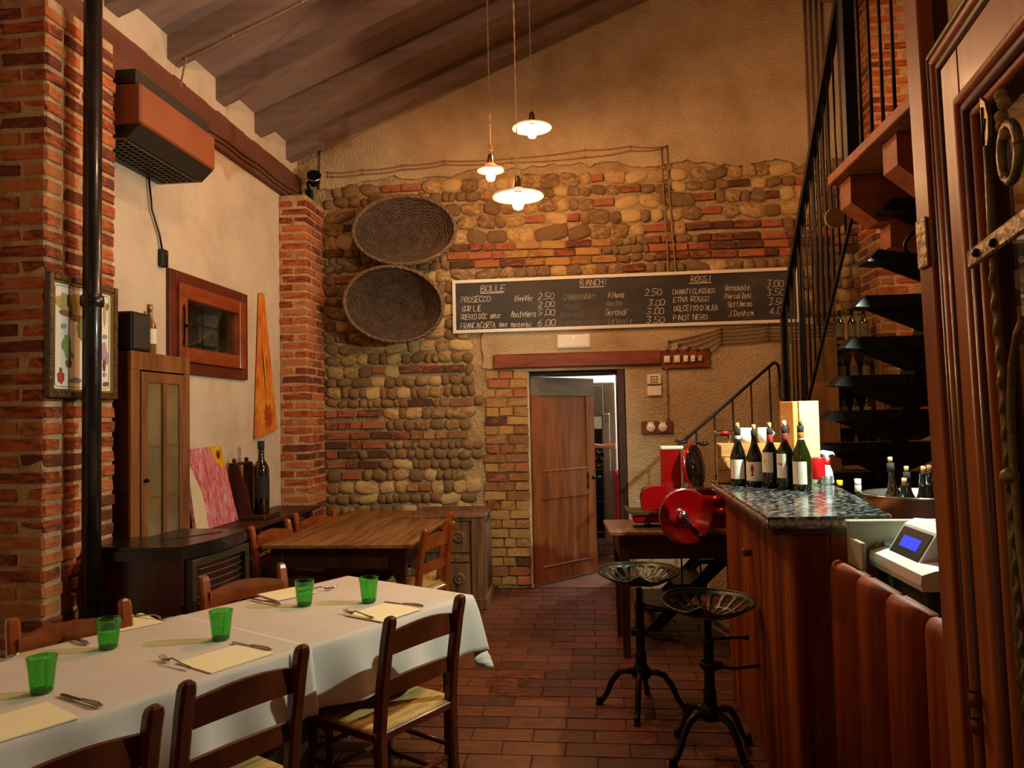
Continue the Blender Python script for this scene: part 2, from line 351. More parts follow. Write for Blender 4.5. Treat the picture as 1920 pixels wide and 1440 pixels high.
# ------------------------------------------------------------------ brick pieces
random.seed(4)
def brick_mesh(name, mt):
    m = MB(); m.box(-.5, .5, -.5, .5, -.5, .5, .07); me = m.mesh(name, mt)
    for v in me.vertices:
        v.co += Vector((rv(.025), rv(.05), rv(.07)))
    return me
BR = [brick_mesh('brick', brickM) for _ in range(6)]; BY = [brick_mesh('brick', brickY) for _ in range(4)]; BW = [brick_mesh('brick', brickW) for _ in range(5)]
def brick(par, x0, x1, y0, y1, z0, z1, pool=BR, tilt=.02):
    return link('brick', random.choice(pool), par, ((x0+x1)/2, (y0+y1)/2, (z0+z1)/2), (rv(tilt), rv(tilt*.6), rv(tilt)*.5), (x1-x0, y1-y0, z1-z0))
def pillar(xw, xf, y0, y1, h, label, back):
    s = 1 if xf > xw else -1
    m = MB(); m.box(min(xw, xf-s*.007), max(xw, xf-s*.007), y0+.007, y1 if back else y1-.007, 0, h-.004, .01)
    p = m.obj('brick_pillar', mortarP, kind='structure', label=label)
    z = .0; k = 0
    while z < h-.05:
        hh = .0625+rv(.003); zt = min(z+hh, h); j = .010
        def B(xa, xb, ya, yb):
            xx = sorted((xf-s*xa, xf-s*xb)); jt = rv(.004)
            brick(p, xx[0]+jt*.5, xx[1]+jt*.5, ya, yb, z+.004, zt)
        L = y1-y0; D = abs(xf-xw)
        q = rv(.015)
        if k % 2 == 0:
            B(0, .125, y0, y0+L/2-.006+q); B(0, .125, y0+L/2+.006+q, y1)
            B(.137, D, y0, y0+.12)
        else:
            B(0, min(D, .245), y0, y0+.12); B(0, .125, y0+.132, y0+.38+q); B(0, .125, y0+.392+q, y1)
        z = zt+.0155; k += 1
    return p
p1 = pillar(XL, XP, 3.36, 3.90, 3.71, 'brick pillar behind the black stove pipe, framed map hanging on it', False)
p2 = pillar(XL, XP, 6.74, YB, 3.71, 'brick pillar in the far corner next to the cobble wall', True)
p3 = pillar(XR, 2.45, 6.72, YB, 5.45, 'brick pillar in the corner behind the stair treads', True)
# ------------------------------------------------------------------ floor tiles
random.seed(8)
def tile_mesh():
    m = MB(); m.box(-.5, .5, -.5, .5, -.5, .5, .02); me = m.mesh('floor_tile', tileM); return me
TI = [tile_mesh() for _ in range(2)]
rows = int(9.4/.152); rest = MB(); nt = 0; cand = []
for r in range(rows):
    y = -2.1+r*.152; off = (r % 2)*.155+rv(.01)
    for c in range(21):
        x0 = XL-.1+off+c*.308; x1 = x0+.298
        if x0 < XL: x0 = XL
        x1 = min(x1, XR)
        if x1-x0 < .03 or y+.142 > YB: continue
        if -1.25 < (x0+x1)/2 < 1.1 and 3.0 < y < 7.1 and len(cand) < 300: cand.append((x0, x1, y))
        elif y > .5: rest.box(x0, x1, y, y+.142, -.03, 0+rv(.0015), .003)
        else: rest.box(x0, x1, y, y+.142, -.03, 0, 0)
for x0, x1, y in cand:
    link('floor_tile', random.choice(TI), floor, ((x0+x1)/2, y+.071, -.015+rv(.001)), (rv(.004), rv(.003), rv(.006)), (x1-x0, .142, .03))
rest.obj('floor_tiles', tileM, floor, kind='stuff')
# ------------------------------------------------------------------ cobble wall
random.seed(21)
def cob_mesh():
    bm = bmesh.new(); bmesh.ops.create_icosphere(bm, subdivisions=2, radius=.5)
    sx = rv(9); e = random.uniform(.55, .82)
    for v in bm.verts:
        p = v.co*2
        p = Vector([math.copysign(abs(c)**e, c) for c in p])*.5
        p += p.normalized()*.09*noise.noise(v.co*2.4+Vector((sx, sx, 0)))
        v.co = p
    me = bpy.data.meshes.new('cobblestone'); bm.to_mesh(me); bm.free(); me.materials.append(cobM)
    for p in me.polygons: p.use_smooth = True
    return me
CB = [cob_mesh() for _ in range(12)]
stones = []; wbr = []
def blocked(x0, x1, z0, z1):
    x = (x0+x1)/2; z = (z0+z1)/2
    if z < 2.03 and x1 > -1.0: return True                       # jamb + door
    if z < 2.46 and x1 > -1.02+jag(z, 1.3)*1.2-.02: return True
    if z1 > plaster_edge(x)+.02: return True
    return False
z = .0; ci = 0
while z < 4.05:
    if abs(z-1.42) < .04: h = .085
    elif abs(z-2.06) < .04: h = .06
    elif 2.92 < z < 3.22: h = .078
    else: h = random.choice((.085, .095, .11, .12) if z < 2.3 else (.10, .115, .13, .14))
    x = XP+.01; ph = rv(3)
    while x < 2.44:
        zone = 0
        if 1.08 < z < 1.66 and x < -2.15: zone = .85
        elif abs(z-1.42) < .05: zone = 1.0 if x > -2.2 else .8
        elif abs(z-2.06) < .05: zone = .8 if -2.2 < x < -1.2 else .2
        elif 3.0 < z < 3.2: zone = .95 if (-1.4 < x < 0.05 or x > .55) else .1
        elif 2.95 < z < 3.3 and x > .5: zone = .7
        elif z > 3.3: zone = .16 if x > -.8 else .08
        else: zone = .03
        if random.random() < zone:
            wd = random.choice((.12, .2, .24)); hh = min(h, .075)
            yl = (x > -1.9 and z < 2 and random.random() < .8) or (3.0 < z < 3.3 and -.8 < x < .1 and random.random() < .75)
            zz = z+(h-hh)/2+.02*noise.noise(Vector((x*.8, z, 0)))
            if not blocked(x, x+wd, zz, zz+hh): wbr.append((x, x+wd-.01, zz, zz+hh-.006, yl))
            x += wd
        else:
            wd = random.uniform(.7, 1.5)*h+.015*random.random()
            if random.random() < .08: wd = h*2.1
            if random.random() < .12: wd = h*.6
            if z > 3.2: wd *= 1.15
            dz = .018*noise.noise(Vector((x*1.1, z*2, 5)))+rv(.006)
            hh = h*random.uniform(.82, 1.0)
            if not blocked(x, x+wd, z+dz, z+dz+hh): stones.append((x, wd, z+dz, hh))
            x += wd*.97
    z += h+.002; ci += 1
# door jamb bricks
z = .03; k = 0
jamb = []
while z < 2.0:
    h = .088
    x0 = -1.0+rv(.03)
    if k % 2: segs = [(x0, x0+.2), (x0+.21, DX0)]
    else: segs = [(x0, x0+.12), (x0+.13, -.74+.0), (-.73, DX0)]
    for a, b in segs: jamb.append((a, b, z, z+h-.009))
    z += h; k += 1
stones.sort(key=lambda s: -s[1]*s[3])
vis = [s for s in stones]; parts_n = 0; restm = MB()
for (x, wd, z, hh) in vis:
    me = random.choice(CB); cx = x+wd/2; cz = z+hh/2; d = random.uniform(.075, .11)
    rot = (rv(.15), rv(.35), rv(.15)); scl = (wd*1.06, d, hh*1.12)
    if parts_n < 298:
        link('cobblestone', me, wall_back, (cx, YB+.008, cz), rot, scl); parts_n += 1
    else:
        Mx = T(cx, YB+.008, cz) @ RM(*rot) @ Matrix.Diagonal((*scl, 1))
        restm.add([Mx @ v.co for v in me.vertices], [tuple(p.vertices) for p in me.polygons], True)
restm.obj('small_cobblestones', cobM, wall_back, kind='stuff')
nb = 0
for a, b, z0, z1 in jamb:
    yl = random.random() < .86; o = rv(.006)
    brick(wall_back, a, b, YB-.03+o, YB+.12, z0, z1, BY if yl else BW, .015); nb += 1
bf = MB()
for (a, b, z0, z1, yl) in wbr:
    if nb < 290: brick(wall_back, a, b, YB-.035+rv(.01), YB+.08, z0, z1, BY if yl else BW, .03); nb += 1
    else: bf.box(a, b, YB-.03+rv(.008), YB+.05, z0, z1, .006)
if bf.v: bf.obj('wall_bricks', brickW, wall_back, kind='stuff')
# lintel, right frame of the door opening
lm = MB(); lm.box(-.91, .655, YB-.075, YB+.06, 2.058, 2.195, .012); lm.obj('trim_2', lintW, kind='structure')
fm = MB(); fm.box(.245, .315, YB-.02, YB+.42, 0, 2.03, .006); fm.box(-.595, .31, YB+.12, YB+.42, 1.995, 2.05, .006); fm.obj('trim_3', tabD, kind='structure')
MB().box(-.605, -.585, YB-.01, YB+.40, 0, 2.03, .003).obj('trim_4', plL, kind='structure')
# ------------------------------------------------------------------ store room behind the door
sr = MB()
sr.box(-2.2, 2.0, 10.6, 10.7, 0, 3.0, 0); sr.box(-2.3, -2.2, WT, 10.7, 0, 3, 0); sr.box(2.0, 2.1, WT, 10.7, 0, 3, 0); sr.box(-2.3, 2.1, WT, 10.7, 3, 3.1, 0)
sr.obj('wall_storeroom', whiteW, kind='structure')
MB().box(-2.3, 2.1, YB+.02, 10.7, -.2, 0.0, 0).obj('floor_storeroom', concM, kind='structure')
# door leaf, opened into the store room
dl = thing('door_1', 'old panelled wooden door standing ajar in the back wall', 'door', (-.575, YB+.06, 0), math.atan2(.66, .60)); dl['kind'] = 'structure'
W_, H_ = .875, 1.98
m = MB(); m.box(0, .10, -.02, .02, .02, 1.80, .004); m.box(W_-.12, W_, -.02, .02, .02, 1.80, .004); m.obj('stile', doorW, dl)
m = MB(); m.box(.10, W_-.12, -.02, .02, .02, .16, .004); m.box(.10, W_-.12, -.02, .02, .80, 1.07, .004); m.obj('rail', doorW, dl)
MB().box(0, W_, -.022, .022, 1.80, H_, .004).obj('top_rail', doorG, dl, label='greyish bare wooden top rail')
for (a, b) in ((.16, .80), (1.07, 1.80)):
    for i in range(3):
        w3 = (W_-.22)/3; x = .10+i*w3
        MB().box(x+.001, x+w3-.001, -.006, .008, a, b, .002).obj('panel_board', doorW, dl)
    m = MB(); m.box(.10, W_-.12, -.026, -.010, a-.006, a+.012, .003); m.obj('molding', cabW, dl)
m = MB(); m.tube([(W_-.045, -.02, .97), (W_-.045, -.06, .97), (W_+.0, -.062, .975), (W_+.03, -.06, .972)], .008, 8); m.ball((W_-.045, -.03, .97), .02); m.obj('door_handle', iron, dl)
m = MB(); m.prism([(W_-.12, 1.03), (W_-.145, .98), (W_-.128, .985), (W_-.128, .90), (W_-.14, .88), (W_-.12, .86), (W_-.10, .88), (W_-.112, .90), (W_-.112, .985), (W_-.095, .98)], -.026, -.02); m.obj('latch_plate', iron, dl)
# wine fridge
fr = thing('wine_fridge', 'tall grey wine fridge in the white storeroom, full of bottles', 'fridge', (-.085, 8.85, 0))
m = MB(); m.box(-.32, .36, 0, .5, .12, 1.98, .008); m.box(-.3, .34, .03, .47, 0, .12, 0); m.obj('body', steelM, fr)
MB().box(-.28, .22, -.02, 0, 1.60, 1.95, .004).obj('top_panel', steelM, fr)
MB().box(-.28, .20, -.024, -.004, 1.45, 1.585, .004).obj('display_panel', whiteP, fr)
m = MB(); m.box(-.28, .20, -.012, .0, .2, 1.44, 0); m.obj('dark_window', nightM, fr)
MB().box(.215, .29, -.05, .0, .14, 1.62, .008).obj('door_edge', steelM, fr)
for i, z in enumerate((.28, .62, .98)): MB().box(-.27, .20, -.03, -.012, z, z+.008, 0).obj('rack', chrome, fr)
bme = MB(); bme.lathe([(.001, 0), (.03, .0), (.034, .01), (.034, .006), (.001, .012)], 12, RM(math.pi/2)); bme = bme.mesh('wine_bottle_end', wineG)
for i in range(5):
    for j in range(3):
        link('wine_bottle', bme, None, (-.085-.18+i*.085+(j % 2)*.04, 8.835, 1.05+j*.075), label='green wine bottle lying in the fridge, %s in the %s row' % (('leftmost', 'second', 'middle', 'fourth', 'rightmost')[i], ('lowest', 'middle', 'top')[j]), cat='bottle', group='bottles lying in the wine fridge')
def bottle_prof(h=.30, r=.038, neck=.014, sh=.62):
    return [(.001, 0), (r*.92, 0), (r, .008), (r, h*sh*.92), (r*.93, h*sh), (r*.6, h*(sh+.08)), (neck*1.05, h*(sh+.17)), (neck, h*.97), (neck*1.15, h*.97), (neck*1.15, h), (.001, h)]
def burg_prof(h=.30, r=.040, neck=.014):
    return [(.001, 0), (r*.92, 0), (r, .008), (r, h*.47), (r*.95, h*.53), (r*.75, h*.62), (r*.5, h*.71), (neck*1.1, h*.8), (neck, h*.97), (neck*1.15, h*.97), (neck*1.15, h), (.001, h)]
bm_ = MB(); bm_.lathe(bottle_prof(), 16); bm_ = bm_.mesh('wine_bottle', wineM)
lb_ = MB(); lb_.lathe([(.0385, .04), (.0385, .13)], 16); lb_ = lb_.mesh('label', labelM)
for zz in (.29, .63):
    for x in (-.22, -.13, -.04, .04):
        if zz > .6 and x > .03: continue
        link('label', lb_, link('wine_bottle', bm_, None, (-.085+x, 8.79, zz), label='dark wine bottle on the %s rack of the grey fridge, %s' % ('bottom' if zz < .5 else 'middle', {-.22: 'leftmost', -.13: 'second from its left side', -.04: 'third from its left side', .04: 'rightmost'}[x]), cat='bottle', group='bottles standing on the %s fridge rack' % ('bottom' if zz < .5 else 'middle')))
# fridge bottles need shelves deep enough
for z in (.28, .62): MB().box(-.28, .20, -.11, -.012, z, z+.008, 0).obj('shelf', chrome, fr)
# red crates
for i in range(4):
    t = thing('red_crate', 'red plastic crate with white letters, %s of the stack in the storeroom' % ('bottom', 'second', 'third', 'topmost')[i], 'crate', (.42, 8.62, i*.245), .04, 'red crates stacked in the storeroom')
    m = MB(); m.box(-.17, .17, -.2, .2, .0, .02, .003); m.box(-.17, .17, -.2, -.185, 0, .24, .004); m.box(-.17, .17, .185, .2, 0, .24, .004); m.box(-.17, -.155, -.185, .185, 0, .24, .004); m.box(.155, .17, -.185, .185, 0, .24, .004); m.box(-.175, .175, -.205, -.2, .2, .225, .002)
    m.obj('body', redP, t)
    if i > 0:
        s = MB(); s.tube([(-.09, -.203, .155), (-.13, -.203, .165), (-.14, -.203, .14), (-.10, -.203, .115), (-.10, -.203, .085), (-.145, -.203, .08)], .006, 5); s.obj('lettering', whiteP, t)
# person behind the door, arm reaching to the fridge
def person():
    pts = {'pel': (-.42, 8.32, .95, .135), 'ch': (-.42, 8.33, 1.28, .15), 'nk': (-.40, 8.33, 1.46, .055), 'hd': (-.39, 8.36, 1.62, .095), 'hd2': (-.39, 8.36, 1.70, .085),
           'shR': (-.25, 8.35, 1.40, .06), 'elR': (-.10, 8.42, 1.22, .038), 'foR': (.02, 8.38, 1.27, .030), 'wrR': (.13, 8.37, 1.262, .024),
           'shL': (-.60, 8.33, 1.38, .06), 'elL': (-.64, 8.30, 1.12, .042), 'wrL': (-.62, 8.25, .88, .03), 'haL': (-.61, 8.23, .79, .03),
           'hiR': (-.34, 8.33, .88, .09), 'knR': (-.33, 8.31, .50, .058), 'anR': (-.33, 8.36, .09, .04), 'ftR': (-.31, 8.22, .035, .035),
           'hiL': (-.50, 8.33, .88, .09), 'knL': (-.51, 8.31, .50, .058), 'anL': (-.52, 8.36, .09, .04), 'ftL': (-.54, 8.22, .035, .035),
           'pa': (.165, 8.365, 1.262, .024), 'pb': (.195, 8.36, 1.262, .024)}
    ed = [('pel', 'ch'), ('ch', 'nk'), ('nk', 'hd'), ('hd', 'hd2'), ('ch', 'shR'), ('shR', 'elR'), ('elR', 'foR'), ('foR', 'wrR'), ('wrR', 'pa'), ('pa', 'pb'), ('ch', 'shL'), ('shL', 'elL'), ('elL', 'wrL'), ('wrL', 'haL'),
          ('pel', 'hiR'), ('hiR', 'knR'), ('knR', 'anR'), ('anR', 'ftR'), ('pel', 'hiL'), ('hiL', 'knL'), ('knL', 'anL'), ('anL', 'ftL')]
    ks = list(pts)
    # right hand fingers curl over the fridge door edge
    for i, (dz, ln) in enumerate(((.024, .030), (.009, .034), (-.006, .032), (-.020, .026))):
        a, b, c = 'f%da' % i, 'f%db' % i, 'f%dc' % i
        pts[a] = (.20+.012, 8.352, 1.262+dz, .0085); pts[b] = (.212+ln, 8.352, 1.262+dz-.004, .0078); pts[c] = (.215+ln, 8.385, 1.262+dz-.008, .007)
        ed += [('pb', a), (a, b), (b, c)]
    pts['t1'] = (.175, 8.345, 1.295, .010); pts['t2'] = (.20, 8.35, 1.315, .0085); ed += [('pa', 't1'), ('t1', 't2')]
    ks = list(pts); me = bpy.data.meshes.new('person'); me.from_pydata([pts[k][:3] for k in ks], [(ks.index(a), ks.index(b)) for a, b in ed], [])
    o = link('person', me, None, label='person in a dark shirt hidden by the door, bare arm reaching right', cat='person')
    me.materials.append(skinM); me.materials.append(shirtM)
    md = o.modifiers.new('s', 'SKIN')
    for i, k in enumerate(ks): me.skin_vertices[0].data[i].radius = (pts[k][3], pts[k][3])
    me.skin_vertices[0].data[0].use_root = True
    md.use_smooth_shade = True
    sb = o.modifiers.new('b', 'SUBSURF'); sb.levels = 1; sb.render_levels = 2
    sh = MB(); Mt = T(-.42, 8.33, 0)
    sh.lathe([(.175, .82), (.18, .95), (.165, 1.1), (.185, 1.28), (.18, 1.38), (.10, 1.47), (.06, 1.48)], 20, Mt, ell=(1.1, .8))
    sh.tube([(-.28, 8.35, 1.42), (-.22, 8.37, 1.36), (-.17, 8.39, 1.30)], [.075, .07, .062], 12); sh.tube([(-.57, 8.33, 1.40), (-.61, 8.32, 1.3), (-.635, 8.30, 1.2)], [.075, .068, .06], 12)
    sh.obj('shirt', shirtM, o)
    tr = MB()
    for s, x in ((1, -.335), (-1, -.51)): tr.tube([(x, 8.33, .90), (x, 8.31, .5), (x-.005, 8.345, .10)], [.112, .085, .07], 12)
    tr.obj('trousers', shirtM, o)
    hr = MB(); hr.lathe([(.108, 1.60), (.112, 1.66), (.10, 1.73), (.06, 1.775), (.001, 1.785)], 16, T(-.39, 8.385, 0), ell=(.95, 1.0)); hr.obj('hair', nightM, o)
    fc = MB(); fc.ball((-.39, 8.262, 1.635), .016, sc_=(.8, 1.2, 1.3)); fc.tube([(-.41, 8.272, 1.595), (-.39, 8.268, 1.593), (-.37, 8.272, 1.595)], .004, 6)
    for s in (-1, 1): fc.ball((-.39+s*.03, 8.274, 1.655), .009); fc.ball((-.39+s*.098, 8.36, 1.645), .02, sc_=(.4, .9, 1.3))
    fc.obj('face', skinM, o)
person()
# ------------------------------------------------------------------ window in the left wall
wn = link('window_1', None, kind='structure', loc=(XL, 5.44, 2.3), label='small wooden window with iron bars in the cream wall')
def ringbox(m, y0, y1, z0, z1, wd, x0, x1, wb=None, wt=None):
    wb = wb or wd; wt = wt or wd
    m.box(x0, x1, y0, y0+wd, z0, z1, .004); m.box(x0, x1, y1-wd, y1, z0, z1, .004); m.box(x0, x1, y0+wd, y1-wd, z0, z0+wb, .004); m.box(x0, x1, y0+wd, y1-wd, z1-wt, z1, .004)
m = MB(); ringbox(m, -.585, .585, -.35, .36, .085, -.02, .03); m.obj('window_frame', winD, wn)
sash = MB(); ringbox(sash, -.50, .50, -.265, .275, .10, -.02, .055, .10, .10); sash = sash.obj('sash', winW, wn)
MB().box(.0, .006, -.41, .41, -.17, .18, 0).obj('pane', paneGl, wn)
m = MB(); m.box(.056, .062, -.475, -.44, -.13, .09, .003); m.tube([(.06, -.457, -.02), (.09, -.457, -.02), (.095, -.41, -.015), (.095, -.37, -.02)], .009); m.prism([(-.457, .13), (-.475, .09), (-.44, .09)], .056, .061, 'x'); m.prism([(-.457, -.17), (-.475, -.13), (-.44, -.13)], .056, .061, 'x'); m.obj('handle', iron, wn)
for y in (-.25, .05, .28): m = MB(); m.tube([(-.2, y, -.3), (-.2, y, .3)], .009); m.obj('iron_bar', iron, wn)
for z in (-.09, .07): m = MB(); m.tube([(-.188, -.49, z), (-.188, .49, z)], .008); m.obj('iron_bar', iron, wn)
MB().box(-.345, -.335, -.6, .6, -.4, .4, 0).obj('night_backing', nightM, wn)
# ------------------------------------------------------------------ heater unit, cable, plug
ht = thing('wall_heater', 'copper coloured fan heater hung high on the cream wall', 'heater', (XL, 4.36, 3.27))
X = .39; a, b = -.42, .425
MB().box(0, X, a, b, .01, .24, .012).obj('front_casing', heatM, ht)
MB().box(0, X-.03, a+.005, b-.02, .24, .325, .006).obj('top_grille', darkG, ht)
m = MB(); m.prism([(0, .01), (X-.01, .01), (X-.09, -.065), (0, -.065)], a+.01, b-.01, 'y'); m.obj('bottom_casing', darkG, ht)
m = MB()
for i in range(18): y = a+.06+i*(b-a-.12)/17; m.box(.05, X-.11, y-.004, y+.004, -.074, -.066, 0)
for i in range(6): x = .05+i*.046; m.box(x-.003, x+.003, a+.05, b-.05, -.076, -.068, 0)
m.obj('air_grille', stoveG, ht)
m = MB(); m.box(X-.125, X-.115, a+.03, b-.03, -.07, -.063, 0); m.obj('trim_strip', heatM, ht)
m = MB(); m.tube([(XL+.02, 4.62, 3.21), (XL+.02, 4.66, 3.0), (XL+.018, 4.75, 2.86), (XL+.02, 4.78, 2.75)], .007); m.obj('heater_cable', blackP, label='black cable hanging from the copper wall heater to its socket', cat='cable')
t = thing('wall_socket', 'small black socket on the cream wall under the heater', 'socket', (XL, 4.79, 2.71)); MB().box(0, .04, -.035, .035, -.06, .06, .008).obj('housing', blackP, t); MB().ball((.042, -.0, .03), .008).obj('indicator', redP, t)
# ------------------------------------------------------------------ black pole (flue)
t = thing('stove_pipe', 'black metal stove pipe standing before the brick pillar', 'pipe', (-2.455, 3.535, 0))
m = MB(); m.tube([(0, 0, 0), (0, 0, 4.3)], .043, 20); m.obj('pipe', poleM, t)
m = MB(); m.lathe([(.044, 2.19), (.053, 2.195), (.055, 2.22), (.053, 2.245), (.044, 2.25)], 20); m.obj('collar', poleM, t)
# ------------------------------------------------------------------ framed map
t = thing('framed_map', 'framed illustrated map hanging on the brick pillar behind the pipe', 'picture', (XP+.012, 3.60, 2.04))
hw, hh = .262, .30
fm1 = MB(); ringbox(fm1, -hw, hw, -hh, hh, .032, 0, .03); fm1.obj('outer_frame', mat('dark_gilt', ['#2a1608', '#5c3c14'], 60, .35, .5, 80), t)
fm2 = MB(); ringbox(fm2, -hw+.03, hw-.03, -hh+.03, hh-.03, .014, 0, .024); fm2.obj('inner_gilt', mat('gilt', ['#b08830'], rough=.3, metal=.8), t)
MB().box(.004, .012, -hw+.04, hw-.04, -hh+.04, hh-.04, 0).obj('print', mat('map_paper', ['#e4ddd0', '#d8d2c4'], 3, .8), t)
random.seed(3)
def blob(m, cy, cz, ry, rz, x, n=22, a=.35, sd=0):
    vs = []
    for i in range(n):
        an = 2*math.pi*i/n; q = 1+a*noise.noise(Vector((math.cos(an)*2+sd, math.sin(an)*2, sd)))+rv(a*.35); vs.append((cy+ry*q*math.cos(an), cz+rz*q*math.sin(an)))
    m.prism(vs, x, x+.001, 'x')
inks = [('#b09a58', [(-.12, .17, .08, .045), (-.03, .17, .09, .05), (.05, .13, .05, .06), (-.07, .12, .05, .03), (.17, .15, .012, .06)]), ('#8c5a3c', [(-.13, .115, .05, .015), (-.04, .10, .06, .02), (.19, .19, .01, .02)]), ('#7c8c48', [(-.01, .05, .035, .05), (.03, 0, .03, .06), (-.12, -.04, .032, .05), (-.10, -.09, .03, .02), (.09, -.06, .03, .05)]),
        ('#a88ca0', [(.165, -.05, .02, .05), (.19, -.085, .012, .03)]), ('#8890a8', [(-.145, .05, .02, .012), (.17, .03, .02, .012), (.17, -.17, .012, .012), (-.06, -.21, .05, .012)]), ('#b03420', [(-.165, -.20, .022, .028)]), ('#6c5030', [(-.11, -.13, .02, .02), (.18, -.22, .025, .012), (-.165, -.165, .008, .012), (.165, -.12, .01, .03)])]
for k, (c, L_) in enumerate(inks):
    ink = mat('map_ink', [c, c], rough=.8)
    for i, q in enumerate(L_): m = MB(); blob(m, q[0], q[1], q[2], q[3], .0125+.0004*k+.0001*i, sd=i+k*3.3); m.obj('printed_region', ink, t)
m = MB(); pts = []
for (cy, cz, a0) in ((.185, .225, 0), (-.185, .225, 90), (-.185, -.225, 180), (.185, -.225, 270)):
    for q in range(4): an = R(a0+q*30); pts.append((.013, cy+.02*math.cos(an), cz+.02*math.sin(an)))
m.tube(pts, .0012, 4, closed=True); m.obj('border_line', blackP, t)
# ------------------------------------------------------------------ glazed cabinet, speaker, bottles on it
t = thing('glazed_cabinet', 'narrow wooden cabinet with frosted glass door beside brick pillar', 'cabinet', (XL, 4.24, .85))
m = MB(); m.box(.02, .335, -.315, -.27, .0, 1.155, .003); m.box(.02, .335, .27, .29, 0, 1.155, .003); m.box(.02, .335, -.29, .29, 1.135, 1.16, .003); m.box(.02, .335, -.29, .29, 0, .02, .003); m.box(.02, .04, -.29, .29, 0, 1.15, 0); m.obj('body', cabD, t)
m = MB(); m.prism([(-.32, 1.16), (-.32, 1.06), (.295, 1.06), (.295, 1.16), (.15, 1.16), (0, 1.16), (-.15, 1.16)], .325, .345, 'x'); m.obj('cornice', cabW, t)
m = MB(); m.box(.325, .345, -.32, -.235, 0, 1.06, .003); m.box(.325, .345, .235, .295, 0, 1.06, .003); m.obj('face_frame', cabW, t)
d = MB(); d.box(.33, .352, -.23, -.165, .03, 1.05, .003); d.box(.33, .352, .165, .23, .03, 1.05, .003); d.box(.33, .352, -.165, .165, .99, 1.05, .003); d.box(.33, .352, -.165, .165, .03, .10, .003); d.box(.33, .356, -.02, .02, .10, .99, .003); d = d.obj('door', cabW, t)
MB().ball((.365, -.20, .44), .013).obj('knob', iron, d)
for (y0, y1) in ((-.165, -.02), (.02, .165)): MB().box(.337, .342, y0, y1, .10, .99, 0).obj('pane', foggy, d)
for z in (.33, .62): MB().box(.341, .346, -.165, .165, z, z+.012, 0).obj('shelf_edge', cabW, t)
t = thing('loudspeaker', 'black box loudspeaker on top of the glazed cabinet', 'speaker', (-2.64, 4.05, 2.013)); MB().box(-.12, .13, -.1, .08, 0, .22, .008).obj('cabinet', blackP, t); MB().box(.131, .136, -.09, .07, .015, .205, .002).obj('front_grille', darkG, t)
def bottle(name, label, loc, h, r, body, cap, lab=None, group=None, prof=None, neckwrap=None, cork=None, cat='bottle', lz=(.22, .52), tilt=None, larc=None):
    t = thing(name, label, cat, loc, 0, group)
    if tilt: t.rotation_euler = tilt
    m = MB(); m.lathe((prof or bottle_prof)(h, r), 24); m.obj('glass', body, t)
    if cap: m = MB(); m.lathe([(.0155, h*.90), (.0165, h*.905), (.0165, h*1.01), (.001, h*1.015)], 16); m.obj('cap', cap, t)
    if neckwrap:
        for (a, b, mt) in neckwrap: m = MB(); m.lathe([(.0162, h*a), (.0168, h*a+.001), (.0168, h*b-.001), (.0162, h*b)], 16); m.obj('neck_band', mt, t)
    if cork: m = MB(); m.lathe([(.001, h), (.0095, h), (.011, h+.032), (.001, h+.034)], 12, ); m.obj('cork', cork, t)
    if lab:
        lm_, a0, a1 = lab if isinstance(lab, tuple) else (lab, R(180), R(300))
        vs = []; n = 12; fs = []
        for i in range(n+1):
            an = a0+(a1-a0)*i/n
            for z in (h*lz[0], h*lz[1]): vs.append(((r+.0008)*math.cos(an), (r+.0008)*math.sin(an), z))
        for i in range(n): fs.append((2*i, 2*i+2, 2*i+3, 2*i+1))
        m = MB(); m.add(vs, fs, True); m.obj('label', lm_, t)
    return t
whisk = mat('amber_liquor', ['#7c4a10', '#8a5a18'], 4, .1, coat=.8)
bottle('liquor_bottle', 'amber bottle with gold cap and white label beside speaker', (-2.60, 4.27, 2.013), .30, .036, whisk, mat('gold_cap', ['#a87c38'], rough=.35, metal=.6), (labelM, R(-120), R(30)))
bottle('liquor_bottle', 'slim amber bottle behind the one with gold cap', (-2.70, 4.40, 2.013), .28, .034, whisk, mat('tan_cap', ['#b08850'], rough=.5), (labelM, R(-120), R(30)))
# ------------------------------------------------------------------ bench along the left wall
t = thing('low_sideboard', 'dark wooden sideboard along the cream wall with open glazed niche', 'sideboard', (XL, 3.95, 0))
MB().box(.0, .40, 0, 2.70, .82, .85, .006).obj('top', tabD, t)
m = MB(); m.box(.02, .36, .02, .06, 0, .82, .004); m.box(.02, .36, 1.55, 1.59, 0, .82, .004); m.box(.02, .36, 2.6, 2.64, 0, .82, .004); m.box(.02, .36, .06, 2.6, .04, .08, .004); m.box(.02, .04, .06, 2.6, .08, .82, 0); m.obj('carcass', tabD, t)
MB().box(.33, .36, .06, 2.6, .08, .60, .004).obj('front_panel', cabD, t)
MB().box(.345, .372, .9, 2.6, .60, .625, .003).obj('light_strip', mat('brass_strip', ['#b8a878'], rough=.35, metal=.5), t)
MB().box(.33, .335, .06, 2.6, .62, .80, 0).obj('glass_front', paneGl, t)
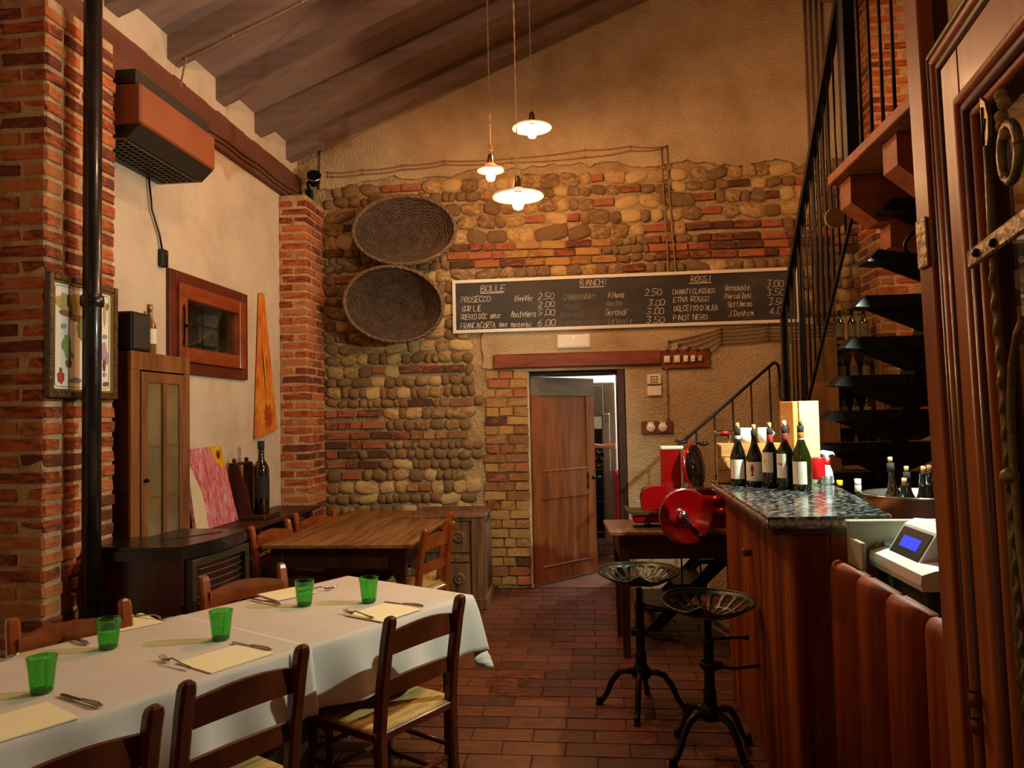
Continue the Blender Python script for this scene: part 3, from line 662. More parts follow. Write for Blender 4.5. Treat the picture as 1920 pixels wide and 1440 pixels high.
# pink painting, triangular sunflower painting
def petals(m, cy, cz, n, r0_, r1_, x, wdt, a0=0, a1=360, clip=None):
    for i in range(n):
        an = R(a0+(a1-a0)*i/n+rv(4)); r1 = r1_*random.uniform(.75, 1.1); d = (math.cos(an), math.sin(an)); p = (-d[1], d[0])
        q = [(cy+d[0]*r0_-p[0]*wdt*.3, cz+d[1]*r0_-p[1]*wdt*.3), (cy+d[0]*(r0_+r1)/2-p[0]*wdt, cz+d[1]*(r0_+r1)/2-p[1]*wdt), (cy+d[0]*r1, cz+d[1]*r1), (cy+d[0]*(r0_+r1)/2+p[0]*wdt, cz+d[1]*(r0_+r1)/2+p[1]*wdt)]
        if clip and not all(clip(*v) for v in q): continue
        m.prism(q, x, x+.0012, 'x')
t = thing('pink_painting', 'unframed pink flower painting leaning on the wall above the sideboard', 'painting', (XL+.10, 5.35, .851)); t.rotation_euler = (0, R(-8), 0)
paintP = mat('pink_paint', ['#98283a', '#bc5464', '#cc8484', '#dca8a0'], 7, .5, .5, 30, stretch=(1, 3, 1), wave=1.5)
m = MB(); m.prism([(-.33, 0), (.30, 0), (.18, .585), (-.33, .575)], 0, .022, 'x'); m.obj('canvas', paintP, t)
m = MB(); m.prism([(-.33, .0), (-.155, .0), (-.18, .25), (-.29, .45), (-.33, .46)], .0225, .0235, 'x'); m.obj('pale_patch', mat('pale_paint', ['#d8cca8', '#c8b890'], 5, .6), t)
m = MB(); m.prism([(-.0, .583), (.18, .585), (.21, .43), (.14, .41), (.06, .47)], .0225, .0235, 'x'); m.obj('sunflower_corner', mat('yellow_paint', ['#a06010', '#d89c18', '#e0b020'], 14, .5, .4, 30), t)
m = MB(); blob(m, .12, .52, .03, .03, .0236); m.obj('flower_eye', mat('brown_paint', ['#4c2410'], rough=.6), t)
t = thing('tapered_painting', 'tall tapering orange sunflower painting hung on the cream wall', 'painting', (XL+.012, 6.36, 1.5))
m = MB(); m.prism([(-.19, -.03), (.235, .035), (-.025, 1.215), (-.085, 1.22)], 0, .025, 'x')
sunP = mat('orange_paint', ['#b03818', '#c85a20', '#d88028', '#d89828'], 6, .5, .5, 30, stretch=(1, 4, .6), wave=1)
m.obj('canvas', sunP, t)
random.seed(5)
def inp(y, z): return -.185+(.1*z/1.22) < y < .225-(.25*z/1.2) and z > .01
m = MB(); petals(m, .03, .16, 46, .05, .17, .0255, .006, clip=inp); m.obj('petals', mat('yellow_stroke', ['#e0a82c', '#e8bc48'], 8, .5), t)
m = MB(); petals(m, .03, .16, 40, .04, .12, .0268, .004, clip=inp); blob(m, .03, .16, .045, .045, .0268); m.obj('flower_centre', mat('rust_stroke', ['#9c2c10', '#b84418'], 12, .5), t)
m = MB(); petals(m, .03, .1, 40, .25, .85, .0258, .008, 65, 115, clip=inp); m.obj('long_petals', mat('gold_stroke', ['#d87c20', '#e0a030'], 8, .5), t)
# big bottle in a wooden cradle
t = thing('bottle_cradle', 'dark wooden cradle holding the large wine bottle', 'cradle', (-2.68, 5.80, .851), 0)
m = MB(); m.box(-.13, .17, -.15, .15, 0, .035, .005); m.obj('base', tabD, t)
for y in (-.13, .12):
    m = MB(); m.prism([(-.12, .03), (.06, .03), (.02, .25), (-.02, .33), (-.05, .43), (-.12, .43)], y-.012, y+.012); m.obj('side', cabD, t)
MB().box(-.12, -.06, -.15, .14, .42, .44, .004).obj('top_bar', tabD, t)
for y in (-.11, .10): MB().ball((-.09, y, .457), .018).obj('knob', cabD, t)
t2 = bottle('magnum_bottle', 'very large dark wine bottle standing in the wooden cradle', (-2.60, 5.795, .888), .56, .062, wineM, labelD, (labelD, R(-110), R(20)), prof=lambda h, r: [(.001, 0), (r*.95, 0), (r, .01), (r, h*.6), (r*.85, h*.67), (r*.42, h*.75), (.024, h*.8), (.022, h), (.001, h)])
for o in list(C.objects):
    if o.parent == t2 and o.name.startswith('cap'): o.scale = (1.6, 1.6, 1)
# ------------------------------------------------------------------ pellet stove
t = thing('pellet_stove', 'dark red pellet stove with curved black top beside the stove pipe', 'stove', (-2.27, 3.93, 0), R(-4))
def bow(x0, x1, y0, y1, bx, by, n=8):
    pts = []
    for i in range(n+1): s = i/n; pts.append((x0+(x1-x0)*s, y0-by*math.sin(math.pi*s)))
    for i in range(1, n+1): s = i/n; pts.append((x1+bx*math.sin(math.pi*s), y0+(y1-y0)*s))
    pts += [(-.14, y1), (-.14, .0), (x0, -.02)]; return pts
m = MB(); m.prism(bow(-.26, .25, -.29, .29, .03, .03), .05, .93, 'z'); m.obj('body', stoveD, t)
m = MB(); m.prism(bow(-.28, .27, -.32, .31, .045, .045), .93, .975, 'z'); m.prism(bow(-.27, .26, -.31, .30, .04, .04), .975, .995, 'z'); m.obj('top', stoveT, t)
m = MB(); m.prism([(.02, -.12), (.04, -.11), (.20, .16), (.19, .19)], .9955, .997, 'z'); m.obj('lid_slot', nightM, t)
m = MB(); ringbox(m, -.27, .28, .54, .92, .04, .255, .30); m.obj('grille_frame', stoveG, t)
for i in range(9):
    z = .58+i*.035; m = MB(); m.tube([(.272, -.23, z), (.292, -.1, z), (.298, .02, z), (.292, .14, z), (.272, .24, z)], .007, 6); m.obj('louvre', stoveG, t)
MB().box(.24, .262, -.23, .24, .56, .90, 0).obj('grille_back', nightM, t)
MB().box(.25, .285, -.25, .26, .08, .52, .01).obj('front_door', stoveG, t)
m = MB(); m.box(-.12, .2, -.24, .24, 0, .06, .005); m.obj('plinth', stoveT, t)
# ------------------------------------------------------------------ chairs
def post_mesh(s, mt, me_only=True):
    m = MB()
    pts = [(s*.19, .205, 0), (s*.19, .188, .25), (s*.19, .182, .45), (s*.19, .198, .62), (s*.19, .226, .80), (s*.19, .242, .875)]
    prev = None; vs = []; hw, hd = .0225, .017
    prof = [(-1, -.6), (-.6, -1), (.6, -1), (1, -.6), (1, .6), (.6, 1), (-.6, 1), (-1, .6)]
    rows_ = [(Vector(p), 1.0 if i else .85) for i, p in enumerate(pts)]+[(Vector((s*.19, .245, .892)), .85), (Vector((s*.19, .246, .90)), .45)]
    n = 8
    for p, k in rows_:
        for a, b in prof: vs.append((p.x+a*hw*k, p.y-b*hd*k*1.25, p.z))
    fs = [(i*n+k, i*n+(k+1) % n, (i+1)*n+(k+1) % n, (i+1)*n+k) for i in range(len(rows_)-1) for k in range(n)]+[tuple(range(n-1, -1, -1)), tuple((len(rows_)-1)*n+k for k in range(n))]
    m.add(vs, fs); return m
def slat(z0, z1, arch, y, curve=.03):
    m = MB(); n = 10; vs = []; fs = []
    for i in range(n+1):
        s = i/n; x = -.18+.36*s; q = math.sin(math.pi*s); yy = y+curve*q
        for (dy, z) in ((-.009, z0+arch*q*.6), (.009, z0+arch*q*.6), (.009, z1+arch*q), (-.009, z1+arch*q)): vs.append((x, yy+dy, z))
    for i in range(n):
        for k in range(4): fs.append((i*4+k, i*4+(k+1) % 4, (i+1)*4+(k+1) % 4, (i+1)*4+k))
    m.add(vs, fs, False); return m
def chair_proto(mt, label, loc, ang, group=None, cushion=None):
    t = thing('dining_chair', label, 'chair', loc, ang, group)
    for s in (-1, 1): post_mesh(s, mt).obj('back_post', mt, t)
    slat(.738, .82, .028, .205).obj('top_rail', mt, t); slat(.575, .635, .018, .182).obj('back_slat', mt, t)
    for s in (-1, 1):
        m = MB(); m.tube([(s*.20, -.19, 0), (s*.20, -.19, .25), (s*.20, -.19, .45)], [.015, .019, .019], 10); m.obj('front_leg', mt, t)
    m = MB(); m.box(-.2, .2, -.205, -.175, .415, .45, .005); m.box(-.19, .19, .17, .2, .415, .45, .005); m.box(-.215, -.185, -.19, .19, .415, .45, .005); m.box(.185, .215, -.19, .19, .415, .45, .005); m.obj('seat_frame', mt, t)
    # rush seat: four triangular fields dipping to the centre
    m = MB(); n = 12; vs = []; fs = []
    for i in range(n+1):
        for j in range(n+1):
            u, v = i/n*2-1, j/n*2-1; k = max(abs(u), abs(v)); z = .462-.014*(1-k)-.012*max(0, k-.9)*10*.5
            seam = abs(abs(u)-abs(v)); z -= .004*max(0, 1-seam*8)
            vs.append((u*.215, v*.195-.005, z))
    for i in range(n):
        for j in range(n): a = i*(n+1)+j; fs.append((a, a+n+1, a+n+2, a+1))
    t.scale = (1.06, 1, .97)
    m.add(vs, fs, True); o = m.obj('rush_seat', rushM, t); so = o.modifiers.new('s', 'SOLIDIFY'); so.thickness = .022; so.offset = -1
    for z, y in ((.19, -.19), (.30, -.19)): m = MB(); m.tube([(-.2, y, z), (.2, y, z)], .011); m.obj('stretcher', mt, t)
    for s in (-1, 1):
        for z in (.14, .26): m = MB(); m.tube([(s*.197, -.19, z), (s*.19, .185, z)], .011); m.obj('stretcher', mt, t)
    m = MB(); m.tube([(-.19, .185, .22), (.19, .185, .22)], .011); m.obj('stretcher', mt, t)
    return t
AX = R(60)
def at_back(cx, cy, ang):  # back top centre -> root location; chair local +y points out of its back
    return (cx-.244*math.cos(ang+math.pi/2), cy-.244*math.sin(ang+math.pi/2), 0)
# chair's +y (back side) direction for the near side: outward (.866,-.5) => angle -30deg => rz = -120deg
pA = chair_proto(chairW, 'dark chair at the far end of the white table, rush seat pulled out', at_back(-.66, 2.97, R(-120)), R(-120))
def place(src, label, c, ang, group=None):
    o = copy_tree(src); o.location = at_back(c[0], c[1], ang); o.rotation_euler = (0, 0, ang); o['label'] = label
    if group: o['group'] = group
    return o
place(pA, 'dark chair in the foreground middle with its back over the fork', (-1.06, 2.265), R(-120))
place(pA, 'dark chair in the foreground corner beside the nearest green glass', (-1.245, 1.73), R(-118))
pD = chair_proto(chairLit, 'glossy lit-toned reddish chair behind the white table by the brick pillar', at_back(-2.10, 2.90, R(51+0)), R(51))
place(pD, 'glossy lit-toned reddish chair behind the white table in front of the stove', (-1.745, 3.68), R(51))
place(pD, 'lit-toned reddish chair at the wooden table, back to the sideboard, nearer one', (-2.36, 5.40), R(75))
place(pD, 'lit-toned reddish chair at the wooden table, back to the sideboard, farther one', (-2.28, 6.10), R(62))
place(pD, 'lit-toned reddish chair on the door side of the wooden table', (-1.06, 5.19), R(-106))
place(pD, 'lit-toned reddish chair between the wooden table and the carved old cabinet', (-1.09, 5.72), R(-84))
# ------------------------------------------------------------------ white tables with cloths
LT = Vector((.5, .866, 0)); WTv = Vector((-.866, .5, 0))   # table length axis, width axis
END = Vector((-.605, 3.655, 0)); TWID = .85
def table_white(s0, s1, label, cl_label, top, over0, over1, seed):
    mid = END-LT*((s0+s1)/2)+WTv*(TWID/2); L = s1-s0
    t = thing('dining_table', label, 'table', (mid.x, mid.y, 0), R(60))
    MB().box(-L/2, L/2, -TWID/2, TWID/2, top-.03, top-.004, .004).obj('tabletop', tabD, t)
    m = MB(); e = .05; m.box(-L/2+e, L/2-e, -TWID/2+e, -TWID/2+e+.02, top-.12, top-.03, 0); m.box(-L/2+e, L/2-e, TWID/2-e-.02, TWID/2-e, top-.12, top-.03, 0); m.box(-L/2+e, -L/2+e+.02, -TWID/2+e, TWID/2-e, top-.12, top-.03, 0); m.box(L/2-e-.02, L/2-e, -TWID/2+e, TWID/2-e, top-.12, top-.03, 0); m.obj('apron', tabD, t)
    for sx in (-1, 1):
        for sy in (-1, 1): m = MB(); x = sx*(L/2-.07); y = sy*(TWID/2-.07); m.box(x-.025, x+.025, y-.025, y+.025, 0, top-.03, .004); m.obj('leg', tabD, t)
    # cloth
    o0, o1 = over0, over1; oy = .265; n = 90; mm = 70
    xs = [-L/2-o0+(L+o0+o1)*i/n for i in range(n+1)]; ys = [-TWID/2-oy+(TWID+2*oy)*j/mm for j in range(mm+1)]
    vs = []
    hx = L/2+.006; hy = TWID/2+.006
    for x in xs:
        for y in ys:
            lo = -hx if o0 > .15 else -hx-o0; hi = hx if o1 > .15 else hx+o1
            dx = max(0, x-hi, lo-x); dy = max(0, abs(y)-hy); sx = 1 if x > 0 else -1; sy = 1 if y > 0 else -1
            cx = min(max(x, lo), hi); cy = min(max(y, -hy), hy); d = math.hypot(dx, dy)
            if d < 1e-6: z = top+.0008*noise.noise(Vector((x*9, y*9, seed))); px, py = x, y
            else:
                ux, uy = dx/d*sx, dy/d*sy
                per = (x if dy >= dx else y+7)
                f = noise.noise(Vector((per*4.2, seed, .3)))
                flare = .012*(1-math.exp(-d*60))+d*.14+.30*d*f+.02*math.sin(per*23+seed)*d/.27
                rr = min(d, .014); dn = d-rr*.35
                px = cx+ux*flare; py = cy+uy*flare; z = top-dn*.97
                if d < .03: z = top-d*d/.03*.9
            vs.append((px, py, z))
    fs = []
    for i in range(n):
        for j in range(mm): a = i*(mm+1)+j; fs.append((a, a+mm+1, a+mm+2, a+1))
    c = MB(); c.add(vs, fs, True); o = c.obj('tablecloth', clothM, None, (mid.x, mid.y, 0), label=cl_label, cat='tablecloth'); o.rotation_euler = (0, 0, R(60))
    so = o.modifiers.new('s', 'SOLIDIFY'); so.thickness = .0012
    return t
table_white(0, 1.02, 'dining table under the far white cloth', 'white cloth on the far table, its corner hanging towards the door', .755, .04, .27, 1.3)
table_white(1.03, 2.23, 'dining table under the near white cloth, in the foreground', 'white cloth on the near table, overlapping the far cloth', .757, .27, .07, 4.1)
# place settings
def onT(px, py): return (px, py)
ZT = .7592
gm = MB()
prof_o = [(.001, 0), (.030, 0), (.033, .004), (.036, .03), (.0405, .075), (.045, .108), (.0455, .112)]
prof_i = [(.044, .1115), (.0385, .075), (.034, .03), (.029, .014), (.001, .012)]
def faceted(prof, n=24):
    vs = []; fs = []
    for (r, z) in prof:
        for k in range(n):
            a = 2*math.pi*k/n; f = 1-.035*(.5+.5*math.cos(a*8))*(1 if z < .085 else max(0, (.112-z)/.027)); vs.append((r*f*math.cos(a), r*f*math.sin(a), z))
    for i in range(len(prof)-1):
        for k in range(n): fs.append((i*n+k, i*n+(k+1) % n, (i+1)*n+(k+1) % n, (i+1)*n+k))
    return vs, fs
gm.add(*faceted(prof_o+prof_i, 32), True); gme = gm.mesh('tumbler', greenGl)
bs = MB(); bs.lathe([(.001, .0005), (.029, .0005), (.0325, .004), (.030, .009), (.001, .009)], 24); bsm = bs.mesh('base', mat('thick_green_glass', ['#0c4a10', '#1a6a1c'], 20, .08, coat=.9))
for (x, y, lb) in ((-1.76, 2.294, 'largest looking green tumbler, nearest on the white table'), (-1.841, 2.751, 'green tumbler in front of the reddish chair, beside a knife'), (-1.46, 2.88, 'green tumbler in the middle of the white cloths, near their seam'), (-1.333, 3.424, 'green tumbler before a napkin on the stove side of the far table'), (-1.049, 3.489, 'green tumbler nearest to the far end of the white table')):
    o = link('green_tumbler', gme, None, (x, y, ZT), label=lb, cat='glass', group='green tumblers on the white tables')
    link('glass_base', bsm, o)
def quad_sheet(name, pts, label, cat, z=ZT, th=.0012, mt=napM, group=None):
    m = MB(); cx = sum(p[0] for p in pts)/4; cy = sum(p[1] for p in pts)/4
    m.prism([(p[0]-cx, p[1]-cy) for p in pts], 0, th, 'z'); m.prism([((p[0]-cx)*.985, (p[1]-cy)*.985) for p in pts], th+.0004, th+.0018, 'z')
    return m.obj(name, mt, None, (cx, cy, z), label=label, cat=cat, group=group)
def rect_on(c, L, W, ang): 
    ca, sa = math.cos(R(ang)), math.sin(R(ang)); return [(c[0]+a*L/2*ca-b*W/2*sa, c[1]+a*L/2*sa+b*W/2*ca) for a, b in ((-1, -1), (1, -1), (1, 1), (-1, 1))]
for c, L, W, ang, lb in (((-1.655, 2.04), .27, .22, 58, 'cream paper napkin nearest the camera, beside the knife on the near table'), ((-2.0, 3.09), .24, .24, 52, 'cream napkin behind the tumbler, in front of the reddish chair by the pillar'), ((-1.325, 2.65), .26, .21, 61, 'cream napkin between fork and knife behind the foreground middle chair'),
                         ((-1.505, 3.645), .22, .20, 52, 'cream napkin on the stove side of the far table'), ((-.925, 3.30), .25, .22, 61, 'cream napkin at the end of the white table behind the pulled out chair')):
    quad_sheet('paper_napkin', rect_on(c, L, W, ang), lb, 'napkin', group='cream paper napkins on the white tables')
def knife(p, ang, label):
    t = thing('table_knife', label, 'knife', (p[0], p[1], ZT+.0045), R(ang), 'knives on the white tables')
    m = MB(); m.prism([(-.115, .0), (-.10, -.009), (-.03, -.011), (0, -.006), (0, .006), (-.10, .006)], -.0012, .0012, 'z'); m.obj('blade', cutM, t)
    m = MB(); m.tube([(-.002, 0, .001), (.01, 0, .002), (.05, 0, .003), (.09, 0, .003), (.108, 0, .002)], [.004, .0055, .0065, .008, .005], 8); o = m.obj('handle', cutM, t)
    return t
def fork(p, ang, label):
    t = thing('table_fork', label, 'fork', (p[0], p[1], ZT+.0065), R(ang), 'forks on the white tables')
    m = MB(); m.tube([(-.045, 0, .001), (-.02, 0, .012), (.03, 0, .007), (.08, 0, .002), (.10, 0, .002)], [.005, .003, .003, .005, .006], 8); m.obj('handle', cutM, t)
    m = MB(); m.prism([(-.045, -.006), (-.052, -.012), (-.062, -.012), (-.062, .012), (-.052, .012), (-.045, .006)], -.001, .002, 'z')
    for k in range(4): y = -.0105+k*.007; m.tube([(-.06, y, 0), (-.08, y, .001), (-.10, y, .010)], [.002, .0018, .001], 5)
    m.obj('tines', cutM, t)
    return t
knife((-1.575, 2.222), -25, 'knife with dark reflection nearest the camera, beside the largest tumbler')
knife((-2.04, 2.84), -30, 'knife left of the tumbler in front of the pillar chair')
knife((-1.29, 2.782), -26, 'knife behind the foreground middle chair, beside the middle tumbler')
knife((-1.54, 3.47), -30, 'knife with a bright glint on the stove side of the far table')
knife((-.87, 3.428), -23, 'knife at the far end of the white table, next to the last tumbler')
fork((-1.475, 2.575), -33, 'fork with upturned tines beside the foreground middle chair')
fork((-1.92, 3.17), 165, 'fork near the seam of the white cloths, on the stove side')
fork((-1.375, 3.70), 215, 'fork peeking out behind the tumbler before the stove side napkin')
fork((-1.02, 3.235), -35, 'fork in front of the napkin at the end of the white table')
fork((-2.19, 2.57), 215, 'fork cut by the frame edge, its tines just showing')
# ------------------------------------------------------------------ old wooden table
t = thing('wooden_table', 'large old wooden table with turned legs before the cobble wall', 'table', (-1.76, 6.0, 0), 0)
x0, x1, y0, y1 = -.51, .53, -.95, .95
for i in range(4):
    a = x0+(x1-x0)*i/4; MB().box(a+.0008, a+(x1-x0)/4-.0008, y0, y1, .735, .762, .003).obj('tabletop_board', tabW, t)
m = MB(); m.box(x0+.06, x1-.06, y0+.06, y0+.085, .59, .735, .003); m.box(x0+.06, x1-.06, y1-.085, y1-.06, .59, .735, .003); m.box(x0+.06, x0+.085, y0+.06, y1-.06, .59, .735, .003); m.box(x1-.085, x1-.06, y0+.06, y1-.06, .59, .735, .003); m.obj('apron', tabD, t)
lp = [(.02, 0), (.032, .01), (.034, .04), (.02, .06), (.024, .1), (.036, .3), (.042, .42), (.03, .46), (.044, .48), (.03, .50), (.046, .53), (.046, .56)]
for sx in (x0+.09, x1-.09):
    for sy in (y0+.09, y1-.09):
        m = MB(); m.lathe(lp, 20, T(sx, sy, 0)); m.box(sx-.043, sx+.043, sy-.043, sy+.043, .555, .735, .004); m.obj('leg', tabD, t)
# carved old cabinet
t = thing('carved_cabinet', 'worn carved wooden cabinet with rosettes against the brick door jamb', 'cabinet', (-1.25, 6.72, 0), R(2))
m = MB(); m.box(-.30, .30, -.32, .32, .06, .76, .005); m.obj('body', oldW, t)
m = MB(); m.box(-.33, .33, -.35, .33, .755, .785, .008); m.box(-.32, .32, -.34, .32, .735, .755, .004); m.obj('top', oldW, t)
m = MB(); m.box(-.33, .33, -.35, .33, 0, .09, .006); m.obj('plinth', oldW, t)
m = MB(); m.box(.20, .325, -.345, -.22, .05, .76, .012); m.obj('corner_post', oldW, t); m = MB(); m.box(-.325, -.2, -.345, -.22, .05, .76, .012); m.obj('corner_post', oldW, t)
for zc in (.25, .60):
    m = MB(); m.box(-.19, .19, -.335, -.32, zc-.13, zc+.13, .006); m.obj('panel', oldW, t)
    m = MB(); m.lathe([(.001, .012), (.012, .014), (.02, .006), (.03, .012), (.045, .010), (.052, .002), (.055, 0)], 20, T(.1, -.335, zc) @ RM(R(90)));
    for k in range(8): an = k*math.pi/4; m.ball((.1+.036*math.cos(an), -.342, zc+.036*math.sin(an)), .012, 8, 5)
    m.obj('rosette', oldW, t)
m = MB(); m.box(-.19, .19, -.34, -.32, .39, .44, .006); m.obj('mid_rail', oldW, t)
for k in range(5): y = -.17+k*.095; m = MB(); m.tube([(.302, y, .12), (.302, y, .70)], .022, 8); m.obj('flute', oldW, t)
# ------------------------------------------------------------------ baskets
def basket(label, cx, cz, rx, rz, depth, tilt_x, tilt_z, seed, Y=YB-.10):
    t = thing('wicker_basket', label, 'basket', (cx, Y, cz), 0, 'wicker baskets hung on the cobble wall')
    t.rotation_euler = (tilt_x, tilt_z, 0)
    # local: opening towards -Y ; bowl depth towards +Y
    random.seed(seed); N_ = 40; rings = 15
    m = MB(); prof = []
    def P_(f, an, extra=0):  # f 0 centre .. 1 rim
        rr = f; y = depth*(1-f**2.6)
        return Vector((rx*rr*math.cos(an)*(1+extra), -depth+y-.02, rz*rr*math.sin(an)*(1+extra)))
    vs = []; fs = []
    for i in range(13):
        f = max(.02, i/12)
        for k in range(N_): p = P_(f, 2*math.pi*k/N_); p.y += .006; vs.append(p)
    for i in range(12):
        for k in range(N_): fs.append((i*N_+k, i*N_+(k+1) % N_, (i+1)*N_+(k+1) % N_, (i+1)*N_+k))
    m.add(vs, fs, True); m.obj('lining', wickM, t)
    m = MB()
    for i in range(2, rings*2):
        f = i/(rings*2); pts = []
        n = 36
        for k in range(n):
            an = 2*math.pi*k/n; p = P_(f+rv(.004), an); p.y += (-.012 if (k+i) % 2 else .004)+rv(.003); pts.append(p)
        m.tube(pts, random.uniform(.006, .0085), 5, closed=True)
    m.obj('woven_withies', wickL, t, kind='stuff')
    m = MB()
    for k in range(36):
        an = 2*math.pi*k/36+rv(.03); m.tube([P_(f, an)+Vector((0, -.003, 0)) for f in (.06, .3, .5, .7, .85, .97, 1.01)], .006, 4)
    m.obj('stakes', wickM, t, kind='stuff')
    wr = MATS.get('wicker_rim') or mat('wicker_rim', ['#54402c', '#7a5e42'], 14, .8, .6, 60)
    for s in range(3):
        pts = []
        for k in range(72):
            an = 2*math.pi*k/72; q = an*14+s*2.09; p = P_(1.0, an, .02+.018*math.cos(q)); p.y += .018*math.sin(q)-.01; pts.append(p)
        m = MB(); m.tube(pts, .0125, 5, closed=True); m.obj('rim_strand', wr, t)
    return t
basket('upper wide wicker basket hung on the cobble wall, opening outward', -1.68, 3.31, .47, .325, .24, R(-8), R(4), 1)
basket('lower wicker basket hung on the cobble wall under the other one', -1.78, 2.70, .455, .335, .26, R(8), R(8), 2)
# ------------------------------------------------------------------ chalkboard with writing
cb = thing('chalkboard', 'long black chalkboard wine list in a white frame on the back wall', 'chalkboard', (.312, YB-.055, 2.662))
cw, chh = 1.605, .255
MB().box(-cw+.01, cw-.01, -.0, .012, -chh+.01, chh-.01, 0).obj('slate', boardM, cb)
m = MB(); m.box(-cw, cw, -.014, .012, chh-.032, chh, .004); m.box(-cw, cw, -.014, .012, -chh, -chh+.032, .004); m.box(-cw, -cw+.032, -.014, .012, -chh+.032, chh-.032, .004); m.box(cw-.032, cw, -.014, .012, -chh+.032, chh-.032, .004); m.obj('frame', frameW, cb)
G = {'A': "00 26 40|13 33", 'B': "00 06 36 34 03 42 40 00", 'C': "45 26 05 01 20 41", 'D': "00 06 35 43 31 00", 'E': "46 06 00 40|03 33", 'F': "46 06 00|03 33", 'G': "45 26 05 01 20 41 43 23", 'H': "00 06|40 46|03 43", 'I': "20 26", 'J': "46 41 20 01",
     'K': "00 06|46 03 40", 'L': "06 00 40", 'M': "00 06 23 46 40", 'N': "00 06 40 46", 'O': "20 01 05 26 45 41 20", 'P': "00 06 36 44 33 03", 'R': "00 06 36 44 33 03 40", 'S': "45 26 05 03 42 40 10 01", 'T': "06 46|26 20", 'U': "06 01 20 41 46", 'V': "06 20 46", 'Y': "06 23 46|23 20", 'Z': "06 46 00 40",
     'a': "34 14 02 10 30 34 30", 'c': "34 14 02 10 30", 'd': "36 30 10 02 04 34", 'e': "02 32 34 14 02 10 30", 'f': "36 26 20|04 34", 'g': "34 04 02 32 34 30 00", 'h': "06 00|03 24 33 30", 'i': "14 10|15 16", 'l': "16 10", 'm': "00 04 14 20 24 34 40", 'n': "00 04 34 30", 'o': "04 00 30 34 04",
     'r': "00 04|02 24 34", 's': "34 04 02 32 30 00", 't': "16 10 30|04 34", 'u': "04 01 20 34 30", 'v': "04 20 34", 'z': "04 34 00 30", 'k': "06 00|34 02 30", 'b': "06 00 30 34 04",
     '0': "20 01 05 26 45 41 20", '2': "05 26 44 00 40", '3': "06 46 23 42 20 01", '4': "30 36 02 42", '5': "46 06 03 33 42 31 00", '6': "36 03 01 20 41 33 03", ',': "21 10", '.': "20 21", "'": "26 25"}
random.seed(12)
def write(txt, x, z, h, w_=None, name='lettering', mt=chalkM, par=None, y=-.0012, th=.0038, slope=0, upright=False):
    m = MB(); cx = x; w0 = (w_ or h*.62)
    for i, ch in enumerate(txt):
        if ch == ' ': cx += w0*.7; continue
        hh = h*random.uniform(.9, 1.08); dz = rv(h*.05); sl = .12+rv(.05)
        if upright: hh = h; dz = 0; sl = 0
        for st in G[ch].split('|'):
            pts = []
            for tok in st.split(): a, b = int(tok[0])/4, int(tok[1])/6; pts.append(Vector((cx+a*w0*.78+b*hh*sl+(0 if upright else rv(w0*.04)), 0, z+dz+b*hh+(cx-x)*slope)))
            for p, q in zip(pts, pts[1:]):
                d = q-p; L = d.length
                if L < 1e-5: continue
                nrm = Vector((-d.z, 0, d.x))/L*th*random.uniform(.35, .6); e = d/L*th*.3; yy = Vector((0, y, 0))
                m.add([p-e-nrm+yy, q+e-nrm+yy, q+e+nrm+yy, p-e+nrm+yy], [(0, 1, 2, 3)])
        cx += w0*(.55 if ch in "i,.'I" else 1.0)
    o = m.obj(name, mt, par or cb); return cx
def BX(px): return -1.605+(px-851)/ (1485-851)*(1.87+1.286)
dimM = mat('faint_chalk', ['#6c655a'], rough=.95)
